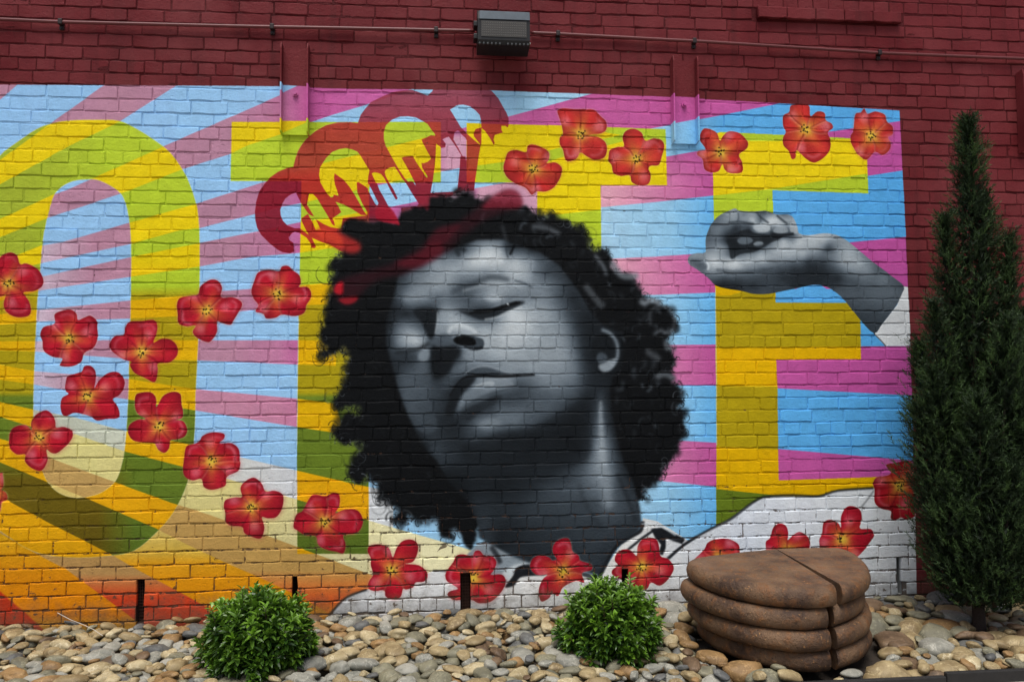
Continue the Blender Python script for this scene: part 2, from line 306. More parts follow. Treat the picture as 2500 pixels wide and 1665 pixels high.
# stray curls along the outline, brushed as open loops
hp = smooth(hair, 4)
cen = np.array([1240, 850.0])
for i in range(len(hp)):
    x, y = hp[i]
    if 1130 < x < 1560 and y > 1150: continue
    if x < 1050 and y < 560: continue
    left = x < 1050
    for _ in range(3 if left else 2):
        r0 = min(19, 2.6 + crng.expovariate(1 / (5.0 if left else 3.6))); a0 = crng.uniform(0, 6.28); da = crng.uniform(1.8, 4.6)
        d = np.array([x, y]) - cen; d /= np.linalg.norm(d)
        c = np.array([x, y]) + d * crng.uniform(-8, 7) + np.array([crng.uniform(-7, 7), crng.uniform(-7, 7)])
        th = np.linspace(a0, a0 + da, 10); sp = np.linspace(1.0, crng.uniform(.5, 1.5), 10)
        lp = np.stack([c[0] + r0 * sp * np.cos(th) * crng.uniform(.6, 1.2), c[1] + r0 * sp * np.sin(th)], 1)
        poly(stroke(lp, np.linspace(crng.uniform(1.4, 3.6), .6, 10)), HAIR if crng.random() < .75 else (70, 76, 80), crng.choice([0, 1, 3]), crng.uniform(0.4, 1.0))
    if crng.random() < .35:     # soft overspray outside the outline
        q = np.array([x, y]) + np.array([crng.uniform(-8, 8), crng.uniform(-8, 8)]); th = np.linspace(0, 6.28, 9)[:-1]; rr_ = crng.uniform(5, 12)
        poly(np.stack([q[0] + rr_ * np.cos(th), q[1] + rr_ * np.sin(th)], 1), HAIR, 7, .55)
# grey sheen curls inside the hair, on the lit side
HM = mask_of([hair], 3)
for _ in range(420):
    x = crng.uniform(790, 1670); y = crng.uniform(480, 1290); lit = np.clip((x - 1150) / 450, 0, 1) * np.clip((1150 - y) / 400, 0, 1) + .25
    r0 = crng.uniform(4, 13); a0 = crng.uniform(0, 6.28); th = np.linspace(a0, a0 + crng.uniform(1.0, 3.6), 9)
    lp = np.stack([x + r0 * np.cos(th) * crng.uniform(.6, 1), y + r0 * np.sin(th)], 1); g = crng.uniform(34, 60) + 34 * lit
    in_ = fill(stroke(lp, np.linspace(crng.uniform(1.5, 4), .8, 9)), crng.uniform(1.5, 5))
    if in_: lay((in_[0], in_[1] * HM[in_[0]]), (g * .9, g, g * 1.08), .20 + .35 * lit)
for _ in range(230):
    x = crng.uniform(1180, 1660); y = crng.uniform(480, 1060)
    if x < 1430 and y > 600: continue
    if y < 600 and crng.random() < .5: y += 0
    if 1430 < x < 1480 + (y - 560) * 0.1 and crng.random() < 0.6: continue
    r0 = crng.uniform(5, 17); a0 = crng.uniform(0, 6.28)
    th = np.linspace(a0, a0 + crng.uniform(1.2, 3.0), 8)
    lp = np.stack([x + r0 * np.cos(th) * .7, y + r0 * np.sin(th)], 1)
    g = crng.uniform(45, 125)
    hm = 1.0
    in_ = fill(stroke(lp, crng.uniform(2, 6)), crng.uniform(3, 8))
    if in_: lay((in_[0], in_[1] * HM[in_[0]]), (g * .90, g, g * 1.08), 0.55)
for pts_, g, wd in ((P('9', [(2060, 640), (2055, 560), (2100, 520), (2170, 530), (2210, 590), (2205, 660)]), 96, 5), (P('9', [(2080, 700), (2120, 670), (2170, 690), (2200, 660)]), 128, 6), (P('9', [(2150, 740), (2165, 790), (2200, 770)]), 120, 8), (P('9', [(1700, 190), (1750, 250), (1780, 320)]), 110, 9),
    (P('9', [(1810, 230), (1850, 300), (1900, 330), (1980, 320)]), 122, 15), (P('9', [(1640, 380), (1700, 460), (1760, 520)]), 80, 16), (P('9', [(1990, 480), (2020, 500), (2060, 480), (2120, 500)]), 150, 12), (P('9', [(2090, 970), (2150, 950), (2210, 980)]), 108, 13), (P('9', [(2030, 800), (2080, 830), (2120, 860)]), 75, 14), (P('9', [(1300, 10), (1400, 20), (1480, 60)]), 92, 12), (P('9', [(1110, 0), (1120, 30), (1140, 110)]), 90, 4)):
    poly(stroke(smooth(pts_, 4, False), wd), (g * .93, g, g * 1.06), 7, 0.75)

# ---- head: face, modelled as an interpolated field of greys
FG = {'9': {100: '400:28 500:30 600:32 700:34 800:30 880:50 950:95 1050:110 1110:90 1160:40 1250:42 1400:40 1500:38 1650:30 1800:30',
    160: '700:40 800:60 860:70 930:130 1000:165 1100:155 1150:70 1200:75 1300:46 1400:38 1600:34',
    230: '500:30 570:40 640:100 700:130 800:128 870:150 930:180 1000:188 1100:182 1200:165 1300:130 1400:75 1500:45 1600:36 1700:50 1800:40',
    300: '400:34 480:50 540:95 600:112 700:138 800:146 900:140 1000:132 1100:140 1200:168 1270:150 1330:105 1400:72 1500:55 1600:42 1700:35 1800:30',
    380: '400:50 500:82 600:125 700:142 780:130 850:95 920:90 1000:130 1100:152 1200:146 1300:128 1400:114 1480:80 1600:45 1700:42 1800:35',
    470: '350:36 420:48 500:118 560:128 620:118 700:98 800:96 880:84 960:108 1040:138 1080:140 1150:122 1220:118 1300:122 1400:118 1470:85 1560:50 1650:58 1700:68 1800:48 1900:30',
    560: '350:30 400:36 500:42 600:40 670:45 720:130 770:145 830:128 900:85 980:50 1050:62 1110:140 1180:182 1250:170 1320:152 1400:142 1480:110 1560:60 1650:42 1750:42 1900:30',
    650: '350:30 400:48 450:92 500:116 560:104 620:72 660:45 700:128 760:150 820:168 900:152 1000:142 1100:160 1180:178 1260:172 1340:150 1420:138 1520:112 1590:55 1700:36 1850:32',
    740: '350:34 400:60 450:120 510:156 560:168 610:140 650:85 700:82 750:80 800:84 1040:158 1100:164 1200:168 1300:154 1400:144 1500:132 1570:90 1620:50 1700:38 1800:46 1900:28',
    830: '350:30 420:56 500:56 560:70 600:112 640:88 680:36 760:32 830:50 870:118 930:132 1000:138 1100:152 1200:148 1300:142 1400:142 1500:138 1580:100 1640:45 1720:38 1900:25',
    920: '350:30 430:48 500:68 570:86 620:88 660:60 700:34 750:48 800:92 860:102 950:108 1050:118 1120:126 1200:134 1300:138 1400:132 1500:128 1580:108 1640:60 1700:40 1900:25',
    1000: '400:30 440:44 480:82 560:86 640:74 700:58 760:74 810:62 860:42 900:52 950:112 1000:150 1080:146 1150:130 1220:84 1300:100 1400:122 1500:112 1580:96 1640:60 1720:44 1800:38 1900:28',
    1090: '400:26 450:34 490:84 560:80 640:72 720:62 780:42 830:60 870:112 920:128 1000:104 1080:72 1150:64 1220:66 1300:80 1400:86 1500:86 1580:70 1640:44 1700:44 1740:60 1790:36 1900:24',
    1170: '420:24 480:34 520:82 580:72 660:62 740:50 790:48 840:88 880:66 960:48 1040:62 1100:88 1200:92 1300:88 1400:84 1480:70 1560:44 1640:36 1700:52 1745:80 1800:34 1900:22',
    1260: '480:24 530:40 570:62 640:62 720:48 820:42 900:66 960:100 1030:116 1100:108 1200:100 1300:80 1400:56 1500:36 1600:28 1680:50 1740:98 1790:52 1850:24',
    1340: '520:24 580:36 640:54 720:52 820:44 900:62 980:68 1080:56 1180:42 1300:34 1450:29 1600:30 1680:62 1740:116 1790:80 1850:28',
    1430: '560:22 620:32 680:64 740:60 820:48 900:44 1050:44 1200:38 1400:36 1600:34 1670:70 1740:148 1790:104 1850:40 1920:24',
    1520: '600:22 660:34 720:54 800:46 1000:44 1200:42 1400:44 1560:54 1640:82 1740:138 1790:110 1850:62 1920:26'},
  '6': {250: '720:28 800:34 1000:36 1200:36 1400:42 1500:56 1600:78 1700:116 1780:126 1850:74 1920:42 1990:26',
    330: '780:26 900:34 1100:34 1300:46 1400:66 1500:76 1600:86 1700:102 1780:112 1850:76 1930:54 2000:30',
    420: '880:28 940:48 1100:46 1300:60 1500:70 1600:72 1700:78 1780:94 1850:78 1950:66', 500: '900:30 955:50 1100:48 1300:60 1500:66 1700:72 1780:78 1950:64',
    600: '920:30 965:58 1100:40 1300:50 1500:56 1700:62 1900:56 1980:56', 700: '1000:62 1100:38 1300:46 1500:56 1700:62 1850:56', 800: '1150:60 1300:48 1500:52 1700:60 1780:52'}}
def rbf_field(table, box, step=3):
    pts, val = [], []
    for sh, rows in table.items():
        for y, line in rows.items():
            for tok in line.split():
                x, g = tok.split(':'); pts.append(P(sh, [(float(x), y)])[0]); val.append(float(g))
    pts = np.array(pts); val = np.array(val)
    A = np.linalg.norm(pts[:, None] - pts[None], axis=-1)
    A = np.sqrt(A * A + 16.0)
    wts = np.linalg.solve(A + np.eye(len(pts)) * -1.0, val - val.mean())
    gx = np.arange(box[0], box[2], step); gy = np.arange(box[1], box[3], step)
    G = np.zeros((len(gy), len(gx)))
    for p_, w_ in zip(pts, wts):
        G += w_ * np.sqrt((gx[None, :] - p_[0]) ** 2 + (gy[:, None] - p_[1]) ** 2 + 16.0)
    return gx, gy, np.clip(G + val.mean(), 16, 205)
def sample(gx, gy, G, s):
    X = np.clip((SX[s] - gx[0]) / (gx[1] - gx[0]), 0, len(gx) - 1.001); Y = np.clip((SY[s] - gy[0]) / (gy[1] - gy[0]), 0, len(gy) - 1.001)
    i, j = X.astype(int), Y.astype(int); fx, fy = X - i, Y - j
    return (G[j, i] * (1 - fx) + G[j, i + 1] * fx) * (1 - fy) + (G[j + 1, i] * (1 - fx) + G[j + 1, i + 1] * fx) * fy
def tint(g):   # cold grey of the portrait
    g = np.asarray(g, float); g = np.where(g < 112, 112 * (g / 112) ** 1.2, 112 + (g - 112) * 1.18)
    t = np.clip(g / 190, 0, 1)[..., None]
    return g[..., None] * (np.array((0.82, 1.0, 1.16)) * (1 - t) + np.array((0.95, 1.0, 1.02)) * t)
def gr(g): return tint(np.array(float(g)))
fgx, fgy, FF = rbf_field(FG, (900, 560, 1600, 1420))
facem = P('9', [(450, 320), (560, 265), (640, 215), (730, 170), (850, 130), (950, 95), (1120, 92), (1220, 130), (1350, 170), (1480, 260), (1600, 420), (1680, 560), (1760, 640), (1860, 680), (1890, 780), (1880, 900), (1820, 960), (1800, 1050), (1815, 1200), (1850, 1360), (1895, 1540)],
    '6', [(1900, 180), (1950, 300), (1990, 450), (2000, 570), (1980, 605), (1880, 670), (1800, 770), (1735, 890), (1600, 850), (1300, 810), (1180, 765), (1060, 700), (965, 645), (955, 560), (900, 430), (780, 300), (690, 150)],
    '9', [(640, 1450), (560, 1320), (500, 1190), (450, 1050), (410, 900), (370, 760), (370, 620), (420, 450)])
# shirt first, the neck is painted over its collar
shirt = P('6', [(0, 1160), (60, 1080), (130, 1020), (250, 975), (640, 870), (690, 852), (900, 850), (1290, 800), (1700, 900), (1740, 880), (1870, 690), (1990, 600), (2010, 520), (2100, 540), (2200, 600), (2300, 665)],
    '7', [(220, 655), (330, 600), (480, 520), (600, 430), (700, 385), (1050, 378), (1150, 345), (1390, 330), (1680, 325), (1700, 1300)], '6', [(-150, 1500), (-80, 1300)])
poly(shirt, lambda s: ramp(SX[s], [(780, (206, 210, 212)), (1500, (214, 216, 212)), (1800, (204, 212, 220)), (2235, (206, 212, 214))]))
poly(P('6', [(885, 755), (950, 690), (1010, 665), (1080, 700), (1200, 770), (1320, 800), (1290, 830), (1200, 850), (1150, 910), (1125, 960), (1050, 900)]), gr(136), 3)
poly(P('6', [(1110, 870), (1190, 815), (1300, 800), (1230, 830), (1190, 870), (1140, 930)]), gr(186), 4)
poly(P('6', [(1560, 860), (1700, 880), (1730, 900), (1700, 930), (1640, 880)]), gr(206), 3)
def face_col(s): return tint(sample(fgx, fgy, FF, s))
poly(facem, face_col, 4)
def fp(sh, pts, g, feather, alpha=1.0, sm=True):
    q = P(sh, pts); poly(smooth(q, 3) if sm else q, gr(g), feather * .62, alpha)
def fs(sh, pts, g, wd, feather, alpha=1.0):
    poly(stroke(smooth(P(sh, pts), 4, False), wd), gr(g), feather * .62, alpha)
fp('9', [(540, 545), (640, 530), (705, 540), (698, 600), (690, 640), (682, 700), (655, 730), (630, 690), (600, 620)], 33, 6, .9)
fp('9', [(705, 560), (760, 545), (770, 640), (720, 700), (690, 700), (698, 620)], 138, 6, .6)
fp('9', [(668, 770), (800, 775), (850, 800), (815, 850), (785, 920), (735, 965), (675, 975), (660, 880)], 29, 9, .92)
fs('9', [(770, 690), (790, 655), (850, 640), (910, 660), (950, 690)], 182, 9, 7, .8)
fp('9', [(690, 705), (780, 700), (800, 760), (690, 775)], 84, 8, .8)
fp('9', [(800, 735), (815, 712), (860, 700), (920, 705), (985, 725), (998, 755), (985, 785), (940, 795), (890, 770), (840, 765)], 70, 5)
fp('9', [(803, 740), (818, 715), (870, 706), (930, 722), (945, 760), (900, 768), (840, 762)], 15, 4)
fs('9', [(870, 770), (930, 790), (990, 780)], 40, 7, 4, .9)
fs('9', [(790, 425), (870, 400), (930, 375), (980, 350), (1040, 333), (1100, 338), (1160, 355)], 66, 11, 15, .85)
fs('9', [(1190, 352), (1250, 370), (1310, 400)], 84, 5, 5, .7)
fp('9', [(830, 545), (920, 545), (1050, 535), (1120, 515), (1190, 488), (1260, 490), (1200, 525), (1120, 560), (1050, 592), (980, 603), (920, 585)], 38, 8, .95)
fs('9', [(930, 548), (1040, 540), (1120, 515), (1210, 492)], 20, 6, 4)
fs('9', [(850, 520), (960, 500), (1080, 500), (1180, 480)], 92, 10, 9, .5)
fp('9', [(1000, 470), (1060, 440), (1120, 470), (1060, 490)], 158, 10, .7)
fp('9', [(1140, 500), (1152, 498), (1160, 515), (1150, 516)], 200, 1, .7)
fs('9', [(430, 812), (500, 806), (580, 790), (650, 752)], 30, 8, 9, .85)
fp('9', [(575, 850), (595, 805), (640, 790), (650, 830), (620, 870)], 124, 6, .85)
fp('9', [(440, 965), (560, 955), (655, 960), (650, 1100), (700, 1280), (640, 1330), (570, 1300), (530, 1240), (495, 1160), (460, 1060)], 80, 6, .5)
# mouth
fp('9', [(860, 955), (900, 925), (970, 905), (1040, 910), (1110, 935), (1190, 955), (1100, 965), (980, 968)], 66, 7, .85)
fs('9', [(780, 1090), (830, 1010), (880, 970), (960, 958), (1080, 962), (1210, 958), (1320, 952)], 24, 6, 4, .95)
fp('9', [(745, 1190), (790, 1080), (840, 1000), (930, 968), (940, 985), (890, 1040), (840, 1100), (815, 1170), (790, 1220)], 32, 8, .9)
fp('9', [(915, 1030), (970, 995), (1060, 982), (1150, 990), (1190, 1020), (1160, 1042), (1060, 1042), (960, 1060)], 124, 7, .85)
fp('9', [(930, 1035), (985, 1003), (1050, 992), (1060, 1020), (1000, 1040)], 158, 5, .8)
fs('9', [(845, 1150), (880, 1095), (940, 1050), (1040, 1030)], 116, 10, 7, .7)
fp('9', [(838, 1175), (860, 1110), (910, 1065), (1000, 1055), (1010, 1080), (930, 1120), (880, 1160)], 108, 9, .75)
fp('9', [(820, 1225), (880, 1170), (960, 1130), (1060, 1085), (1120, 1090), (1060, 1140), (960, 1200), (900, 1250)], 44, 10, .85)
fp('9', [(960, 1270), (1020, 1230), (1100, 1240), (1080, 1280), (1000, 1300)], 124, 12, .6)
# jaw shadow
fp('9', [(860, 1400), (960, 1380), (1100, 1320), (1300, 1290), (1480, 1200), (1600, 1130), (1640, 1150), (1660, 1500), (1300, 1540), (900, 1500)], 34, 14, .55)
# ear
fp('9', [(1690, 740), (1740, 690), (1800, 690), (1815, 780), (1790, 850), (1730, 880), (1690, 830)], 30, 8, .8)
fs('9', [(1745, 665), (1800, 690), (1838, 740), (1850, 800), (1840, 860), (1795, 915), (1750, 900)], 116, 8, 6, .95)
fp('9', [(1725, 895), (1780, 865), (1840, 850), (1830, 890), (1790, 930), (1750, 935)], 142, 7, .9)
fp('9', [(1715, 830), (1750, 810), (1785, 840), (1760, 880), (1720, 875)], 84, 7, .8)
# lit strip of the neck, crisper lids and lips
fs('9', [(1738, 1120), (1742, 1300), (1748, 1420), (1756, 1545)], 146, [7 + 12 * i / 12 for i in range(13)], 12, .8)
fs('6', [(1752, 190), (1765, 260), (1778, 350), (1790, 460)], 136, 22, 22, .7)
fs('6', [(1850, 240), (1890, 340), (1930, 440), (1960, 540)], 40, 9, 10, .6)
fs('6', [(1600, 300), (1640, 420), (1700, 520), (1760, 600)], 44, 10, 14, .45)
fs('9', [(905, 560), (980, 560), (1060, 545), (1140, 518), (1230, 490)], 14, 4, 2, .9)
fs('9', [(1000, 602), (1080, 588), (1160, 552), (1240, 520)], 176, 6, 5, .5)
fs('9', [(860, 420), (950, 395), (1050, 372), (1150, 372), (1240, 400)], 156, 8, 8, .5)
fs('9', [(870, 948), (930, 912), (1000, 898), (1070, 912), (1180, 950)], 150, 4, 3, .5)
fs('9', [(880, 968), (1000, 962), (1110, 966), (1230, 957)], 12, 3.5, 2, .9)
fs('9', [(700, 550), (699, 620), (686, 690)], 170, 4, 4, .5)
fs('9', [(850, 1180), (900, 1140), (1000, 1090), (1120, 1050), (1190, 1030)], 60, 6, 6, .6)
# hair wisps over forehead
fs('9', [(1160, 190), (1180, 150), (1200, 100), (1220, 60)], 28, 6, 4, .9)
fs('9', [(1140, 120), (1140, 170), (1150, 210)], 60, 4, 4, .7)
fs('9', [(880, 160), (820, 150), (840, 200)], 40, 9, 6, .7)
# red paint dragged over the hair
def red(sh_pts, col, feather, alpha): poly(smooth(sh_pts, 3), col, feather, alpha)
red(P('9', [(35, 430), (50, 370), (120, 330), (250, 290), (400, 250), (540, 170), (630, 110), (690, 30)], '2', [(760, 1460), (900, 1370), (1000, 1280), (1080, 1232), (1160, 1210), (1222, 1240), (1235, 1320), (1120, 1360), (980, 1420), (880, 1500)], '9', [(860, 60), (800, 140), (720, 195), (600, 262), (480, 315), (330, 350), (250, 400), (190, 470), (130, 505), (60, 480)]), (66, 18, 28), 11, .5)
red(P('2', [(980, 1330), (1080, 1240), (1160, 1210), (1222, 1240), (1235, 1325), (1100, 1330)]), (126, 32, 48), 6, .72)
red(P('9', [(430, 240), (560, 190), (640, 130), (720, 110), (730, 180), (600, 262), (500, 270)]), (98, 22, 34), 10, .58)
red(P('9', [(620, 130), (690, 30), (760, 0), (850, 0), (800, 60), (740, 120)]), (86, 20, 32), 10, .5)
red(P('9', [(40, 420), (55, 375), (95, 360), (100, 400), (95, 440), (60, 440)]), (176, 24, 38), 4, .9)
red(P('9', [(70, 470), (190, 455), (170, 495), (110, 505)]), (136, 26, 36), 5, .9)
red(P('9', [(0, 30), (60, 40), (140, 80), (205, 115), (205, 165), (140, 180), (50, 140), (0, 110)]), (164, 42, 40), 9, .9)
red(P('9', [(-60, 20), (30, 40), (90, 80), (90, 140), (20, 110), (-60, 70)]), (196, 62, 44), 6, .9)
red(P('d4', [(750, 800), (920, 780), (900, 1220), (840, 1210), (740, 1080)]), (132, 36, 52), 5, .75)
red(P('d4', [(0, 1200), (220, 1180), (400, 1480), (300, 1480), (0, 1400)]), (150, 24, 44), 3, .9)

# ---- collar and shirt lines
INK = (26, 29, 33)
def ink(sh_pts, wd, feather=2, alpha=.95): poly(stroke(smooth(sh_pts, 4, False), wd), INK, feather, alpha)
ink(P('6', [(-20, 1180), (60, 1080), (130, 1020), (250, 975)]), 5)
ink(P('6', [(670, 854), (760, 858), (800, 870)]), 4)
poly(smooth(P('6', [(1130, 955), (1180, 890), (1200, 840), (1250, 818), (1330, 818), (1400, 830), (1400, 880), (1300, 888), (1225, 900), (1195, 945), (1155, 962)]), 3), INK, 3)
ink(P('6', [(1040, 700), (1080, 760), (1100, 810)]), 12, 4, .8)
ink(P('6', [(1085, 740), (1110, 800)]), 2, 1, .0)
ink(P('6', [(1715, 930), (1780, 800), (1840, 700), (1940, 635), (1995, 600), (2010, 540)]), 9, 3)
ink(P('6', [(1560, 860), (1640, 880), (1720, 905)]), 10, 3, .8)
poly(P('6', [(2060, 590), (2130, 580), (2280, 655), (2260, 685), (2155, 650), (2155, 710), (2135, 755), (2105, 750), (2125, 690), (2090, 650)]), INK, 3)
ink(P('6', [(2090, 590), (1990, 660), (1890, 740)]), 6, 2)
ink(P('6', [(2170, 780), (2260, 700), (2352, 640)]), 5, 2)
ink(P('7', [(60, 790), (180, 690), (340, 595), (480, 525), (620, 420), (700, 385), (870, 375), (1040, 380), (1160, 345), (1390, 328)]), 6, 2.5, .85)
ink(P('7', [(1390, 345), (1350, 400), (1310, 450)]), 3, 2, .5)
fs('6', [(2000, 560), (2100, 560), (2220, 630)], 214, 5, 3, .6)

# ---- hand
HG = {'e': {130: '380:110 480:150 600:116 700:132 800:92 880:122 1000:92 1060:120', 200: '320:96 400:122 500:132 600:132 690:168 760:104 850:178 900:190 1000:152 1080:152',
    280: '260:100 350:112 450:90 520:48 650:64 740:160 820:184 900:112 960:152 1050:112 1110:154', 350: '230:90 350:102 430:52 520:62 600:112 700:80 800:54 900:44 1000:56 1090:84 1140:130',
    410: '230:92 350:96 430:44 500:36 600:106 680:86 740:132 800:62 900:122 1000:166 1150:172 1300:166 1400:160 1500:132 1600:142', 480: '250:112 350:140 420:112 480:42 560:52 650:72 720:62 800:112 900:142 1050:160 1200:156 1350:142 1450:72 1550:132 1650:150',
    550: '120:132 230:146 350:142 450:102 550:100 650:132 750:152 900:152 1050:156 1200:152 1350:112 1450:106 1550:136 1700:152 1800:120', 620: '60:120 150:102 230:152 300:182 450:178 520:188 650:162 800:152 950:122 1100:102 1250:62 1400:66 1500:102 1600:150 1750:156 1850:120',
    690: '100:112 180:100 250:142 400:152 500:162 650:122 800:92 950:76 1100:56 1250:46 1400:50 1550:92 1700:132 1850:126 1950:92', 780: '220:88 300:92 400:76 550:76 700:76 850:72 1000:52 1200:46 1400:46 1550:48 1700:92 1850:106 2000:112 2100:92',
    860: '350:36 500:42 700:52 850:66 1000:62 1400:52 1500:62 1600:76 1750:82 1900:92 2050:96 2170:88', 930: '650:70 800:78 1550:86 1700:90 1900:98 2100:100', 1050: '1680:76 1800:82 1950:88 2080:90', 1150: '1750:66 1850:70 2000:78', 1260: '1850:64 1920:68'}}
hgx, hgy, HF = rbf_field(HG, (1660, 490, 2240, 840), 2)
hand = smooth(P('e', [(35, 600), (60, 550), (130, 530), (212, 520), (212, 410), (240, 300), (300, 200), (370, 140), (460, 100), (510, 82), (560, 105), (700, 112), (820, 105), (930, 140), (1040, 140), (1090, 170), (1135, 260), (1150, 330), (1250, 350), (1400, 330), (1500, 340), (1600, 380), (1720, 470), (1900, 620), (2100, 770), (2210, 862), (2190, 940), (2130, 1060), (2000, 1230), (1910, 1338), (1780, 1215), (1680, 1090), (1580, 970), (1440, 872), (1300, 850), (1150, 880), (1000, 910), (850, 940), (700, 942), (580, 912), (420, 887), (315, 855), (240, 780), (120, 690), (50, 645)]), 3)
poly(P('e', [(2205, 862), (2262, 872), (2290, 1464), (2022, 1464), (1905, 1338), (2000, 1230), (2140, 1050)]), (206, 212, 214))
ink(P('e', [(2030, 1470), (1990, 1420), (1900, 1330)]), 3, 1, .6)
poly(hand, lambda s: tint(sample(hgx, hgy, HF, s)), 1)
fp('e', [(430, 400), (500, 330), (640, 290), (690, 320), (820, 345), (930, 350), (1000, 345), (960, 390), (880, 420), (800, 470), (700, 520), (560, 540), (470, 590), (450, 480)], 36, 5, .85)
fp('e', [(530, 400), (580, 370), (660, 375), (690, 410), (640, 440), (560, 440)], 104, 5, .9)
fp('e', [(690, 440), (730, 415), (785, 420), (790, 450), (730, 465)], 132, 4, .9)
fp('e', [(690, 270), (740, 240), (830, 250), (865, 290), (820, 320), (740, 315)], 168, 5, .85)
fp('e', [(900, 290), (950, 255), (1020, 270), (1040, 320), (960, 335), (900, 320)], 150, 5, .8)
fp('e', [(1060, 260), (1110, 250), (1140, 300), (1130, 335), (1070, 320)], 160, 5, .8)
fs('e', [(540, 120), (545, 180), (530, 220)], 76, 4, 3, .7)
fs('e', [(730, 120), (770, 170), (850, 230)], 66, 5, 4, .8)
fs('e', [(930, 150), (990, 200), (1040, 240)], 60, 5, 4, .8)
fs('e', [(440, 225), (560, 215), (700, 235)], 60, 4, 4, .7)
fs('e', [(880, 340), (1000, 350), (1100, 335)], 34, 6, 4, .9)
fs('e', [(470, 580), (560, 500), (700, 480), (820, 450)], 52, 9, 6, .7)
fp('e', [(60, 590), (130, 595), (210, 640), (225, 690), (150, 680), (80, 640)], 88, 6, .7)
fs('e', [(225, 620), (245, 660), (235, 700)], 196, 5, 3, .8)
fs('e', [(320, 700), (500, 720), (700, 715), (900, 690)], 74, 8, 8, .6)

